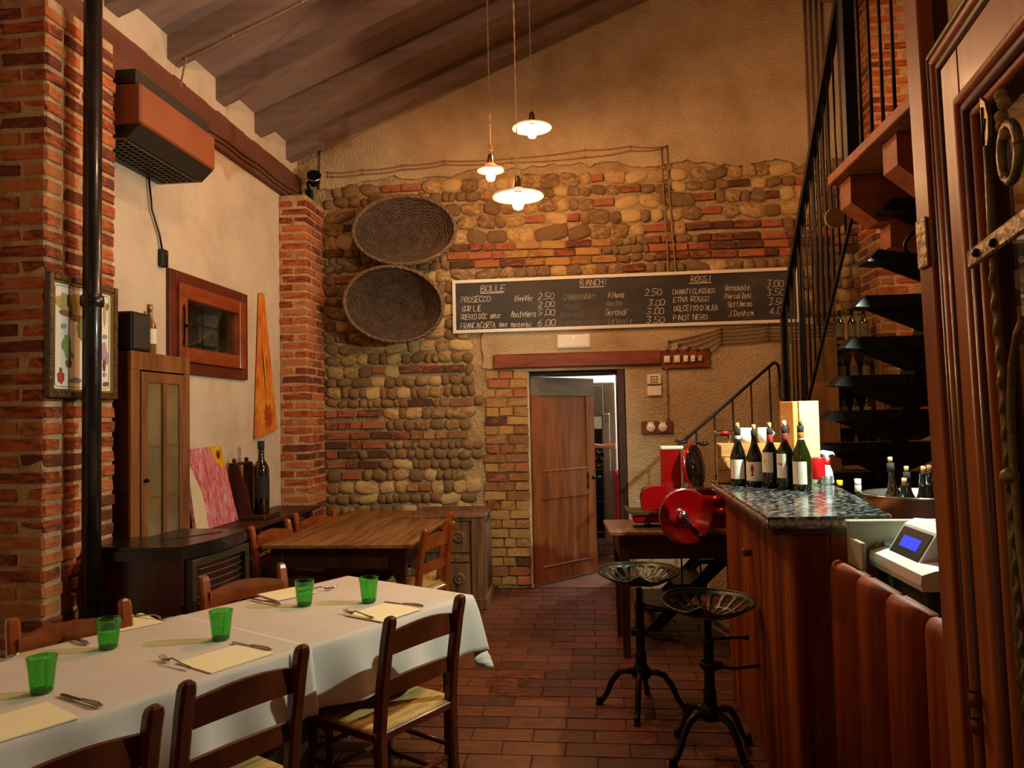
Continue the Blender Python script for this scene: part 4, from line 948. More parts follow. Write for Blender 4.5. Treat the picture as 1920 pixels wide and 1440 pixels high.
for (txt, px, z, h, cwid, mt) in (
    ('BOLLE', 906, .135, .062, .048, 0), ('PROSECCO', 867, .04, .055, .036, 0), ('SUR LIE', 869, -.045, .05, .030, 0), ('TRENTO DOC', 865, -.125, .052, .027, 0), ('BRUT', 924, -.118, .034, .024, 0), ('FRANCIACORTA', 866, -.21, .055, .029, 0), ('BRUT', 941, -.205, .034, .019, 0),
    ('RiveViga', 971, .035, .052, .026, 0), ('AbateNero', 963, -.115, .052, .027, 0), ('Montenisa', 963, -.208, .042, .023, 0),
    ('2,50', 1015, .04, .062, .045, 0), ('2,00', 1016, -.03, .05, .045, 0), ('5,00', 1015, -.11, .058, .046, 0), ('6,00', 1014, -.212, .062, .048, 0),
    ('BIANCHI', 1095, .155, .062, .040, 0), ('CHARDONNAY', 1063, .028, .052, .030, 1), ('SOAVE', 1064, -.055, .045, .032, 2), ('TRAMINER', 1055, -.135, .045, .032, 2), ('VERMENTINO', 1068, -.215, .048, .032, 2),
    ('R.Huno', 1147, .035, .05, .028, 0), ('Gazita', 1144, -.04, .045, .026, 1), ('GarohoF', 1142, -.13, .055, .030, 0), ('LeVegle', 1146, -.212, .055, .033, 1),
    ('2,50', 1216, .04, .065, .044, 0), ('3,00', 1221, -.055, .058, .044, 0), ('3,00', 1218, -.135, .062, .046, 0), ('3,50', 1217, -.215, .058, .048, 0),
    ('ROSSI', 1301, .155, .052, .038, 0), ('CHIANTI CLASSICO', 1266, .045, .045, .027, 0), ('ETNA ROSSO', 1267, -.03, .048, .034, 0), ("DOLCETTO D'ALBA", 1268, -.115, .05, .028, 0), ('PINOT NERO', 1266, -.20, .05, .034, 0),
    ('Vernamiste', 1361, .06, .05, .024, 0), ('Pieradi Dani', 1361, -.015, .052, .023, 0), ('Sottimano', 1366, -.09, .05, .026, 0), ('J Denham', 1366, -.18, .055, .030, 0),
    ('3,00', 1436, .075, .062, .046, 0), ('3,50', 1437, .0, .062, .046, 0), ('3,50', 1439, -.085, .062, .044, 0), ('4,00', 1440, -.175, .068, .046, 0)):
    write(txt, BX(px), z, h, cwid, mt=(chalkM, mat('dim_chalk', ['#9c9488'], rough=.95) if 'dim_chalk' not in MATS else MATS['dim_chalk'], dimM)[mt])
m = MB()
for (a, b, z) in ((906, 950, .122), (1095, 1140, .142), (1297, 1338, .142)): m.box(BX(a), BX(b), -.002, -.001, z-.003, z+.003, 0)
m.obj('underline', chalkM, cb)
# ------------------------------------------------------------------ emergency sign, switches, keypads
t = thing('emergency_light', 'white emergency light box above the door lintel', 'light', (-.15, YB-.05, 2.30)); MB().box(-.155, .155, 0, .04, -.065, .065, .01).obj('housing', whiteP, t); MB().box(-.14, .14, -.004, .002, -.05, .05, .003).obj('diffuser', frameW, t); MB().ball((.0, -.006, .035), .004, 8, 5).obj('indicator', ledM, t)
t = thing('switch_board', 'brown board with five switches at the end of the lintel', 'switch board', (.87, YB-.058, 2.105)); MB().box(-.215, .225, 0, .03, -.085, .085, .004).obj('board', lintW, t)
for i, (x, w_, h_) in enumerate(((-.165, .027, .032), (-.075, .027, .034), (.005, .020, .030), (.07, .019, .030), (.135, .018, .028))):
    o = MB().box(x-w_, x+w_, -.03, 0, -h_, h_, .005).obj('switch', ceramic if i < 4 else mat('pattern_switch', ['#6c5a3c', '#c8b890'], 90, .5, hard=.8), t)
    MB().box(x-.008, x+.008, -.038, -.028, -.012, .004, .002).obj('toggle', ceramic, o)
t = thing('alarm_keypad', 'beige alarm keypad with nine buttons right of the door', 'keypad', (.585, YB-.055, 1.925)); MB().box(-.065, .065, 0, .025, -.045, .045, .006).obj('housing', ceramic, t)
for i in range(3):
    for j in range(3): MB().box(-.025+i*.025-.008, -.025+i*.025+.008, -.004, .001, -.025+j*.024-.006, -.025+j*.024+.006, .001).obj('button', darkG, t)
t = thing('thermostat_box', 'plain beige box below the keypad right of the door', 'box', (.585, YB-.055, 1.815)); MB().box(-.065, .065, 0, .025, -.045, .045, .006).obj('housing', ceramic, t)
t = thing('socket_board', 'brown board with two round white ceramic sockets', 'socket', (.60, YB-.055, 1.478)); MB().box(-.14, .14, 0, .022, -.058, .058, .004).obj('board', lintW, t)
for s in (-.06, .05):
    m = MB(); m.lathe([(.001, 0), (.04, 0), (.042, .012), (.036, .024), (.012, .028), (.001, .028)], 20, T(s, 0, 0) @ RM(R(90)))
    for q in (-.02, 0.0, .02): m.ball((s+q, -.012, .045), .010, 8, 5)
    o = m.obj('socket', ceramic, t); m = MB(); [m.ball((s+q, -.029, -.002), .004, 6, 4) for q in (-.012, .012)]; m.obj('hole', nightM, o)
# cables on the back wall
def cable(label, pts, r=.007, mt=cableM, knobs=True, sub=5, sag=.012):
    t = thing('surface_cable', label, 'cable', pts[0])
    q = []; p0 = Vector(pts[0]); random.seed(len(label))
    for a, b in zip(pts, pts[1:]):
        a, b = Vector(a), Vector(b)
        for i in range(sub): s = i/sub; q.append(a.lerp(b, s)+Vector((0, 0, -sag*4*s*(1-s))) - p0)
    q.append(Vector(pts[-1])-p0)
    m = MB(); m.tube(q, r, 6); m.obj('cord', mt, t)
    if knobs:
        for p in pts: m = MB(); m.ball(Vector(p)-p0, .014, 8, 5); m.obj('porcelain_knob', mt, t)
yw = YB-.05
cable('upper twisted cable running across the plaster above the cobbles', [(-2.5, yw, 4.03), (-2.15, yw, 4.035), (-1.75, yw, 4.06), (-1.35, yw, 4.08), (-.7, yw, 4.07), (.0, yw, 4.11), (.42, yw, 4.12), (.76, yw, 4.10)])
cable('lower twisted cable running across the plaster above the cobbles', [(-2.5, yw, 3.99), (-2.15, yw, 3.995), (-1.75, yw, 4.02), (-1.35, yw, 4.045), (-.7, yw, 4.03), (.0, yw, 4.04), (.42, yw, 4.08), (.71, yw, 4.08)])
cable('vertical cable dropping over the cobbles to the chalkboard, left strand', [(.71, yw, 4.08), (.72, yw, 3.7), (.73, yw, 3.4), (.74, yw, 3.15), (.745, yw, 2.93)], sag=0)
cable('vertical cable dropping over the cobbles to the chalkboard, right strand', [(.76, yw, 4.10), (.775, yw, 3.7), (.785, yw, 3.4), (.80, yw, 3.15), (.81, yw, 2.93)], sag=0)
for i in range(5):
    cable('brown cable fan from the switch board to the stairs, %s strand' % ('top', 'second', 'third', 'fourth', 'lowest')[i], [(.71+.09*i+(0 if i else .0), YB-.07, 2.19), (.73+.09*i, yw, 2.27-.03*i), (1.2, yw, 2.37-.034*i), (1.62, yw, 2.40-.036*i), (2.2, yw, 2.385-.036*i)], .006, conduitM, sag=.01)
cable('thin cable from the switch board down to the socket board', [(.70, yw, 2.02), (.70, yw, 1.78), (.70, yw, 1.56)], .005, sag=0)
for i in range(4):
    cable('vertical conduit in the corner behind the stair railing, %s one' % ('first', 'second', 'third', 'fourth')[i], [(2.06+.05*i, yw, 2.4), (2.06+.05*i, yw, 3.2), (2.06+.05*i, yw, 4.2), (2.06+.05*i, yw, 5.4)], .010, conduitM, sag=0)
cable('upper cable along the brown wall beam below the rafters', [(XL+.07, 4.9, 3.79), (XL+.07, 5.6, 3.80), (XL+.07, 6.2, 3.81), (XL+.07, 6.75, 3.80), (XL+.07, 7.1, 3.84)], .008, conduitM)
cable('lower cable along the brown wall beam below the rafters', [(XL+.07, 4.9, 3.745), (XL+.07, 5.6, 3.76), (XL+.07, 6.2, 3.765), (XL+.07, 6.75, 3.755), (XL+.07, 7.1, 3.78)], .008, conduitM)
def rz_(x): return roof_z(x)-rh-.012
cable('cable strung across the undersides of the ceiling rafters', [(XL+.05, 4.95, 3.95), (XL+.1, 4.94, rz_(XL+.1)), (-2.4, 4.94, rz_(-2.4)), (-1.9, 4.94, rz_(-1.9)), (-1.3, 4.94, rz_(-1.3)), (-.6, 4.94, rz_(-.6))], .007, cableM, sag=.005)
# small black spot in the corner
t = thing('corner_spotlight', 'small black spotlight with shiny rim on top of the corner pillar', 'spotlight', (-2.66, 7.0, 3.72))
m = MB(); m.box(-.03, .03, .02, .08, 0, .12, .006); m.tube([(0, .05, .12), (0, 0, .17), (.05, -.02, .19)], .014); m.obj('bracket', iron, t); m = MB(); m.lathe([(.02, -.06), (.05, -.05), (.065, .05), (.06, .052), (.001, .02)], 18, T(.08, -.03, .19) @ RM(R(60), R(30))); m.obj('lamp_head', iron, t); m = MB(); m.lathe([(.066, .04), (.074, .052), (.066, .058)], 18, T(.08, -.03, .19) @ RM(R(60), R(30))); m.obj('shiny_rim', chrome, t)
# ------------------------------------------------------------------ pendant lamps
def pendant(label, loc, r, power, shade_m, knot=True, rr=.0):
    t = thing('pendant_lamp', label, 'lamp', loc, 0, 'enamel pendant lamps hanging from the ridge')
    x, y, z = loc; top = roof_z(x)-z
    m = MB(); m.lathe([(.024, .05), (.045, .035), (r*.55, .020), (r*.97, .002), (r, -.006), (r*.985, -.010), (r*.55, .010), (.045, .022), (.024, .028)], 40); m.obj('shade', shade_m, t)
    m = MB(); m.lathe([(.001, .12), (.012, .118), (.020, .10), (.026, .05), (.022, .02), (.001, .015)], 16); m.obj('socket', mat('brass', ['#6c4c20'], rough=.35, metal=.8) if 'brass' not in MATS else MATS['brass'], t)
    m = MB(); m.lathe([(.001, .03), (.014, .02), (.016, -.005), (.032, -.035), (.034, -.055), (.026, -.078), (.001, -.088)], 20); b = m.obj('bulb', bulbM, t)
    pts = []; n = 60
    m = MB()
    for s in (0, 1):
        pts = [(0.003*math.cos(k*1.3+s*math.pi), .003*math.sin(k*1.3+s*math.pi), .12+(top-.12)*k/n) for k in range(n+1)]; m.tube(pts, .0028, 5)
    m.obj('twisted_cord', ropeM, t)
    if knot:
        m = MB(); m.tube([(0, 0, .13), (.014, 0, .15), (.01, .006, .19), (-.012, 0, .17), (-.010, 0, .21), (.004, 0, .24)], .004, 6); m.obj('cord_knot', ropeM, t)
    l = lamp('pendant_light', (x, y, z-.062), power, WARM, .042)
    # bulb mesh must not block its own lamp: the light sits just under the glass
    return t
pendant('highest pendant lamp, white enamel shade glowing', (-.395, 5.70, 3.80), .152, 150, enamM)
pendant('smallest pendant lamp with pinkish shade and bare bulb', (-.70, 5.55, 3.44), .102, 66, pinkE)
pendant('lowest and widest pendant lamp, white enamel shade', (-.41, 4.55, 2.94), .157, 128, enamM)
# ------------------------------------------------------------------ slicer table and slicer
t = thing('side_table', 'dark wooden side table carrying the red slicer', 'table', (.60, 5.46, 0), R(3))
MB().box(-.52, .47, -.31, .28, .80, .83, .006).obj('tabletop', tabW, t)
m = MB(); m.box(-.45, .42, -.27, -.245, .64, .80, .004); m.box(-.45, .42, .22, .25, .64, .80, .004); m.box(-.45, -.42, -.245, .22, .64, .80, .004); m.box(.39, .42, -.245, .22, .64, .80, .004); m.obj('apron', tabD, t)
for sx in (-.42, .39):
    for sy in (-.255, .22): m = MB(); m.prism([(-.035, .80), (.035, .80), (.022, 0), (-.022, 0)], sy-.028, sy+.028, 'y', T(sx, 0, 0)); m.obj('leg', tabD, t)
# slicer
t = thing('meat_slicer', 'red flywheel meat slicer on the dark side table', 'meat slicer', (.62, 5.31, .8315), 0)
m = MB(); m.box(-.16, .36, -.06, .16, .0, .07, .01); m.box(-.02, .34, -.02, .12, .06, .26, .03); m.obj('base', redE, t)
fx, fy, fz = -.03, -.225, .10
Fw = T(fx, fy, fz) @ RM(R(84), 0, R(14))
m = MB(); m.lathe([(.001, -.058), (.04, -.052), (.10, -.024), (.15, .006), (.168, .016), (.176, .018), (.180, .012), (.176, -.004), (.14, -.028), (.06, -.07), (.001, -.076)], 48, Fw); m.obj('flywheel', redE, t)
m = MB(); m.lathe([(.176, .012), (.1795, .017), (.183, .011), (.1795, .004), (.176, .006)], 48, Fw); m.obj('flywheel_rim', chrome, t)
m = MB(); m.lathe([(.001, -.012), (.022, -.012), (.034, -.02), (.038, -.03), (.038, -.055)], 24, Fw); m.obj('hub', chrome, t)
m = MB(); m.tube([Fw @ Vector(p) for p in ((0, .0, -.01), (.035, -.065, .012), (.07, -.12, .032))], [.013, .012, .013]); m.tube([Fw @ Vector(p) for p in ((.07, -.12, .03), (.072, -.125, .07), (.072, -.125, .1))], [.014, .018, .012]); m.obj('crank_handle', blackP, t)
m = MB(); m.tube([Fw @ Vector((0, 0, -.03)), Fw @ Vector((0, 0, -.16))], .02); m.obj('axle', chrome, t)
# motor housing (rounded, left) and gauge plate
m = MB(); m.prism([(-.29, .12), (-.30, .20), (-.28, .255), (-.23, .28), (-.13, .285), (-.06, .265), (-.06, .12)], -.05, .15, 'y'); m.obj('motor_housing', redE, t)
MB().box(-.128, -.120, -.054, .154, .12, .288, .002).obj('chrome_band', chrome, t)
m = MB(); m.box(-.36, -.05, -.12, .12, .045, .10, .012); m.obj('carriage', redE, t)
m = MB(); m.prism([(-.41, .135), (-.37, .10), (-.03, .10), (-.03, .115), (-.36, .118)], -.14, .14, 'y'); m.obj('product_tray', stoveG, t)
m = MB(); m.tube([(-.25, -.14, .035), (-.05, -.14, .03)], .006); m.ball((-.27, -.14, .035), .022); m.tube([(-.36, -.10, .02), (.1, -.10, .02)], .008); m.obj('carriage_rod', iron, t)
m = MB(); m.box(-.155, -.02, .02, .09, .26, .54, .012); m.obj('blade_tower', redE, t)
m = MB(); m.box(-.155, -.0, .01, .10, .525, .55, .006); m.obj('tower_cap', ceramic, t)
m = MB(); m.prism([(-.012, .28), (.0, .54), (.012, .54), (.0, .28)], .005, .105, 'y'); m.obj('chrome_edge', chrome, t)
Bd = T(.075, .03, .40) @ RM(R(84), 0, R(58))
m = MB(); m.lathe([(.001, .03), (.06, .028), (.12, .015), (.15, 0), (.155, -.012), (.001, -.014)], 40, Bd); m.obj('blade_cover', wineM, t)
m = MB(); m.lathe([(.150, .004), (.160, .0), (.163, -.012), (.155, -.022), (.001, -.024)], 40, Bd); m.obj('blade_guard', redE, t)
for (x, z) in ((.0, .575), (.14, .56)): m = MB(); m.ball((x, .04, z), .024, sc_=(1.5, 1, .6)); m.ball((x-.04, .05, z+.01), .014); m.obj('knob', blackP, t)
MB().box(-.02, .34, -.09, .03, .255, .275, .006).obj('chrome_deck', chrome, t)
m = MB(); m.tube([(.20, -.02, .27), (.26, -.01, .42), (.30, .0, .50)], [.02, .02, .014]); m.ball((.19, -.05, .30), .022); m.obj('clamp_arm', chrome, t)
m = MB(); m.tube([(.31, .04, .27), (.31, .04, .62)], .012); m.tube([(.31, .04, .62), (.24, -.0, .62)], .010); m.obj('guide_post', steelM, t)
m = MB(); m.box(.28, .34, -.02, .06, .36, .46, .02); m.ball((.27, -.02, .50), .025); m.ball((.33, -.03, .43), .02); m.obj('gear_block', chrome, t)
m = MB(); m.box(.20, .36, -.06, -.02, .62, .65, .008); m.obj('top_handle', chrome, t); m = MB(); m.lathe([(.001, .003), (.03, .003), (.03, 0)], 20, T(.27, -.062, .635) @ RM(R(90)), ell=(1, .45)); m.obj('red_badge', redP, t)
m = MB(); m.ball((.20, -.12, .20), .035, sc_=(1.4, 1, .8)); m.ball((.24, -.10, .12), .045, sc_=(1.3, 1, .8)); m.box(.05, .30, -.10, .0, .08, .22, .03); m.obj('gear_cover', redE, t)
# ------------------------------------------------------------------ bar counter
bc = thing('bar_counter', 'reddish brown wooden bar counter with pebble inlaid top', 'bar counter', (.757, 3.05, 0))
m = MB(); m.box(0, .14, 0, 1.50, 0, 1.13, .008); m.obj('side_board', cntW, bc)
for i in range(3): MB().box(.141+.0, .145+.155*(i+1)-.155*0+0 if False else .141+.12*(i+1), .0, .02, 0, 1.13, .003).obj('end_board', cntW, bc) if i == 2 else None
MB().box(.14, .52, .02, 1.5, 0, .05, .003).obj('base', cntW, bc); MB().box(.45, .52, .02, 1.50, .05, 1.13, .004).obj('inner_board', cntW, bc)
MB().box(.14, .45, 1.46, 1.50, .05, 1.13, .004).obj('end_board', cntW, bc)
poly = [(.657, 3.0), (1.12, 3.04), (1.25, 3.95), (1.32, 4.60), (.69, 4.60)]
m = MB(); m.prism([(x-.757, y-3.05) for x, y in poly], 1.155, 1.20, 'z'); m.obj('pebble_top', pebble, bc)
m = MB(); m.prism([(x-.757+(.02 if x < 1 else -.02), y-3.05+(.02 if y < 3.5 else -.02)) for x, y in poly], 1.13, 1.155, 'z'); m.obj('sub_top', tabD, bc)
dm = MB(); dm.lathe([(.001, -.003), (.017, -.002), (.020, .0), (.001, .001)], 14); dme = dm.mesh('inlaid_disc', shellM)
def discs(a, b, n, out):
    a, b = Vector((*a, 0)), Vector((*b, 0)); d = b-a; rz = math.atan2(d.y, d.x)
    for i in range(n):
        p = a.lerp(b, (i+.5)/n); link('inlaid_disc', dme, bc, (p.x-.757+out[0]*.0, p.y-3.05, 1.176), (R(90), 0, rz), (random.uniform(.75, 1), random.uniform(.7, .95), 1))
discs((.657, 2.999), (1.12, 3.039), 14, (0, -1)); discs((.69, 4.60), (.656, 3.0), 46, (-1, 0))
MB().box(-.045, -.001, .78, .82, .90, .94, .01).obj('coat_peg', cntW, bc)
# bottles on the counter
mk = lambda c: mat('p'+c[1:], [c, c], rough=.7)
wt = mk('#e8e0cc'); rd = mk('#a01818'); og = mk('#c86820'); bl = mk('#1c2440'); rc = mk('#8a2020'); yl = mk('#d8a838'); bw = mk('#8ca0b8')
ZC = 1.2005; AR = (R(195), R(300))
bA = bottle('wine_bottle', 'leftmost open wine bottle with black and white neck bands on the bar', (.80, 4.33, ZC), .31, .045, wineM, labelD, (wt, *AR), 'open wine bottles on the bar counter', burg_prof, [(.82, .88, wt), (.74, .78, wt), (.78, .82, bl)], corkM, lz=(.12, .46))
bB = bottle('wine_bottle', 'wine bottle with a red fish on its wide white label', (.875, 4.27, ZC), .30, .045, wineM, labelD, (wt, R(170), R(310)), 'open wine bottles on the bar counter', burg_prof, None, corkM, lz=(.10, .44))
bC = bottle('wine_bottle', 'wine bottle with red neck foil and pink sketch on the label', (.94, 4.19, ZC), .31, .042, wineM, labelD, (wt, R(170), R(275)), 'open wine bottles on the bar counter', bottle_prof, [(.72, .9, rd)], corkM, lz=(.26, .60))
bD = bottle('wine_bottle', 'olive green wine bottle with a split label and dark red crescent', (.995, 4.10, ZC), .32, .042, wineG, labelD, (wt, R(175), R(262)), 'open wine bottles on the bar counter', bottle_prof, [(.76, .9, rc)], mat('pale_cork', ['#e0d0b0'], rough=.8), lz=(.18, .57))
bE = bottle('wine_bottle', 'rightmost tall olive wine bottle with orange and blue neck bands', (1.055, 4.02, ZC), .325, .047, wineG, labelD, (wt, R(190), R(285)), 'open wine bottles on the bar counter', burg_prof, [(.81, .90, og), (.76, .81, bw)], mat('brown_cork', ['#8a5a34'], rough=.8), lz=(.10, .45))
def onlabel(par, poly, r, a0, z0, mt, k=.0016):
    # poly in (arc metres, z) wrapped on the bottle
    vs = [((r+k)*math.cos(a0+a/r), (r+k)*math.sin(a0+a/r), z0+b) for a, b in poly]; m = MB(); m.add(vs, [tuple(range(len(vs)))]); m.obj('printed_mark', mt, par)
fish = [(0, .05), (.007, .04), (.009, .025), (.006, .008), (.003, .0), (.009, -.012), (0, -.007), (-.009, -.012), (-.003, .0), (-.006, .008), (-.009, .025), (-.007, .04)]
onlabel(bB, fish[:5]+fish[8:], .045, R(240), .07, rd); onlabel(bB, [(-.009, -.012), (0, 0), (.009, -.012)], .045, R(240), .07, labelD, .0018)
onlabel(bC, [(-.016, 0), (-.006, .012), (.008, .010), (.018, .004), (.012, -.012), (-.012, -.010)], .042, R(228), .135, mk('#c08878'))
onlabel(bD, [(-.02, .012), (-.01, .0), (.006, -.004), (.016, .004), (.006, -.014), (-.012, -.010)], .042, R(222), .135, rc)
onlabel(bD, [(-.03, 0), (.025, 0), (.025, .006), (-.03, .006)], .042, R(220), .098, labelD)
for b_, zz in ((bE, .07), (bA, .08), (bC, .10)):
    for q in range(3): onlabel(b_, [(-.012, 0), (.012, 0), (.012, .0015), (-.012, .0015)], .045 if b_ is bA else (.047 if b_ is bE else .042), R(240), zz+q*.012, mk('#9c9484') if 'p9c9484' not in MATS else MATS['p9c9484'])
# wine boxes, jars, cans
t = thing('wooden_wine_crate', 'low pine wine crate lying behind the bottles on the bar', 'crate', (.90, 4.485, ZC), R(-8))
for k in range(3): MB().box(-.19, .17, -.075, -.065, .004+k*.073, .074+k*.073, .002).obj('side_plank', boxW, t)
m = MB(); m.box(-.19, .17, .055, .065, 0, .22, .002); m.box(-.19, -.18, -.065, .055, 0, .22, .002); m.box(.16, .17, -.065, .055, 0, .22, .002); m.box(-.19, .17, -.075, .065, .215, .225, .002); m.obj('box_frame', boxW, t)
t = thing('standing_wine_box', 'tall upright wooden wine box with a burnt round emblem', 'box', (1.15, 4.42, ZC), R(22))
MB().box(-.075, .065, -.06, .06, 0, .455, .003).obj('box', boxW, t); MB().box(.045, .075, -.068, .062, 0, .456, .002).obj('pale_lid', boxP, t)
MB().box(-.045, .082, -.074, -.060, .0, .456, .002).obj('sliding_front', boxP, t)
m = MB(); Em = T(-.0765, .0, .30) @ RM(0, R(-90))
m.lathe([(.020, 0), (.023, 0), (.023, .0008), (.020, .0008)], 24, Em, closed=True)
for k in range(5): m.ball(Em @ Vector((.008*math.cos(k*1.256), .008*math.sin(k*1.256), .0)), .004, 6, 4)
m.obj('burnt_emblem', labelD, t)
write('ITALY', -.26+.0, .0, .012, .010, par=(lambda o: o)(link('stamp', None, t, (.03, -.0755, .30), (0, R(-90), 0))), mt=labelD, y=0, th=.002, upright=True)
def jar(name, label, cat, loc, prof, mt, group=None, n=20, handle=None):
    t = thing(name, label, cat, loc, 0, group); m = MB(); m.lathe(prof, n); m.obj('body', mt, t)
    if handle: m = MB(); m.tube(handle, .004, 6); m.obj('handle', mt, t)
    return t
cup = [(.001, 0), (.035, 0), (.042, .03), (.045, .085), (.041, .085), (.038, .03), (.001, .008)]
jar('ceramic_jug', 'small cream jug on top of the pine crate', 'jug', (.86, 4.46, ZC+.227), cup, ceramic, handle=[(.04, 0, .07), (.068, 0, .06), (.066, 0, .03), (.042, 0, .022)])
jar('ceramic_cup', 'white cup on the pine crate beside the jug', 'cup', (.97, 4.45, ZC+.227), [(a*.85, b) for a, b in cup], whiteP, handle=[(.036, 0, .07), (.055, 0, .055), (.036, 0, .025)])
t = jar('red_can', 'red plastic tub beside the rightmost wine bottle', 'can', (1.20, 4.25, ZC), [(.001, .035), (.034, .035), (.036, .045), (.036, .145), (.034, .15), (.001, .15)], redP)
m = MB(); m.lathe([(.001, 0), (.03, 0), (.034, .035), (.001, .035)], 18); m.obj('clear_foot', clearGl, t)
t = thing('spray_bottle', 'white spray bottle with red collar on the bar', 'spray bottle', (1.27, 4.33, ZC), R(20))
m = MB(); m.lathe([(.001, 0), (.036, 0), (.038, .01), (.03, .07), (.018, .10), (.013, .11), (.001, .11)], 20, ell=(1, .7)); m.obj('body', mk('#c8d4e4'), t)
m = MB(); m.lathe([(.015, .108), (.016, .11), (.016, .135), (.001, .136)], 16); m.obj('collar', redP, t)
m = MB(); m.prism([(-.045, .17), (-.02, .185), (.035, .175), (.045, .155), (.03, .165), (.0, .155), (.012, .135), (-.012, .135), (-.02, .16)], -.011, .011); m.obj('trigger_head', whiteP, t)
for i, (x, y) in enumerate(((1.14, 4.33), (1.215, 4.14))):
    jar('small_glass', 'small clear glass on the bar %s' % ('behind the rightmost wine bottle', 'in front of the red tub')[i], 'glass', (x, y, ZC), [(.001, 0), (.022, 0), (.026, .06), (.0245, .06), (.020, .005), (.001, .004)], clearGl, 'small glasses on the bar')
# shelf behind the counter for the bottles and the tub
t = thing('back_counter', 'dark lower counter behind the pebble topped bar', 'counter', (1.62, 3.85, 0))
m = MB(); m.box(-.34, .42, -.55, .85, .92, .95, .004); m.obj('worktop', tabD, t); m = MB(); m.box(-.24, .40, -.50, .80, 0, .92, .004); m.obj('carcass', cntW, t)
bottle('soda_bottle', 'clear bottle with yellow cap behind the bar top', (1.36, 4.42, .951), .26, .033, clearGl, yellowP, None)
bottle('water_bottle', 'green bottle with white screw cap beside the steel tub', (1.365, 4.14, .951), .29, .034, wineG, whiteP, (wt, R(180), R(350)), neckwrap=[(.78, .9, mk('#c8ccc8'))], lz=(.2, .5))
TX, TY, TR = 1.54, 3.80, .26
t = thing('steel_wine_tub', 'large round steel tub filled with corked bottles', 'tub', (TX, TY, .951))
m = MB(); m.lathe([(.001, 0), (TR*.88, 0), (TR*.95, .05), (TR*.985, .235), (TR*1.01, .245), (TR*1.01, .252), (TR*.97, .25), (TR*.94, .05), (.001, .012)], 48); m.obj('body', steelM, t)
m = MB(); m.lathe([(TR, .243), (TR*1.03, .249), (TR, .256), (TR*.975, .249)], 48, closed=True); m.obj('rim', chrome, t)
random.seed(17)
tubset = [(-.13, -.10, .31, 12, wineM, 'closest to the rim with a lying cork', 'dark'), (-.10, .03, .40, -8, bottleGl, 'tall one leaning towards the wine rack', 'dark'), (-.0, -.04, .36, 14, wineM, 'with a slanting pale cork in the middle', 'dark'), (.02, .12, .35, -4, wineM, 'behind the slanting cork', 'dark'), (.09, .02, .36, 4, wineM, 'with an orange label', 'dark'), (.16, .10, .35, 10, wineG, 'at the far side of the tub', 'green'), (.13, -.10, .32, -10, wineM, 'near the brass shaker', 'dark')]
for i, (dx, dy, h, tl, mt, lb, cn) in enumerate(tubset):
    dx = dx*.85-.035; dy *= .85; tl *= .3; dx *= .9; h -= .035
    bottle('corked_bottle', '%s corked bottle in the steel tub, %s' % (cn, lb), (TX+dx, TY+dy, .975), h, .035, mt, labelD if i % 2 else None, (og, R(190), R(300)) if i == 4 else (wt, R(200), R(290)), 'corked bottles in the steel tub', bottle_prof if i % 2 else burg_prof, None, corkM, tilt=(R(tl*.4), R(tl), 0))
t = jar('cocktail_strainer', 'metal pourer standing among the bottles in the tub', 'pourer', (TX+.05, TY-.13, .965), [(.001, 0), (.02, 0), (.02, .27), (.028, .29), (.028, .31), (.001, .32)], chrome)
t = jar('metal_shaker', 'small brass coloured shaker among the bottles in the tub', 'shaker', (TX+.10, TY-.17, .965), [(.001, 0), (.022, 0), (.026, .26), (.032, .30), (.02, .33), (.001, .335)], brassy)
# ------------------------------------------------------------------ plank front, register desk
pf = thing('plank_front', 'row of rounded upright reddish planks in front of the till', 'panel', (.90, 2.03, 0))
yy = [(.97, .70), (.69, .44), (.43, .19), (.18, -.18), (-.19, -.5)]
for a, b in yy:
    c = (a+b)/2; h = (a-b)/2; top = 1.055
    m = MB(); n = 14; vs = []; 
    pr = []
    for i in range(n+1):
        s = -1+2*i/n; pr.append((-.048*(1-abs(s)**2.6)-.004, c+h*s))
    pr += [(.035, c+h), (.035, c-h)]
    lv = [(0, 1.0, 0), (top-.04, 1, 0), (top-.02, .97, .006), (top-.006, .85, .014), (top, .6, .024)]
    cen = Vector((.0, c))
    for z, k, sh in lv:
        for (x, y) in pr: vs.append((x*k+sh*.6 if x < 0 else x*1, c+(y-c)*(1-(1-k)*.25), z-(.02*((y-c)/h)**4 if z > top-.05 else 0)))
    nn = len(pr); fs = [(i*nn+k, i*nn+(k+1) % nn, (i+1)*nn+(k+1) % nn, (i+1)*nn+k) for i in range(len(lv)-1) for k in range(nn)]+[tuple((len(lv)-1)*nn+k for k in range(nn)), tuple(range(nn-1, -1, -1))]
    m.add(vs, fs, True); m.obj('plank', plankW, pf)
t = thing('till_desk', 'dark desk behind the plank front carrying the till', 'desk', (1.26, 2.35, 0))
MB().box(-.30, .34, -.95, .66, .90, .93, .004).obj('worktop', tabD, t); m = MB(); m.box(-.28, .30, -.9, .6, 0, .90, .004); m.obj('carcass', cntW, t)
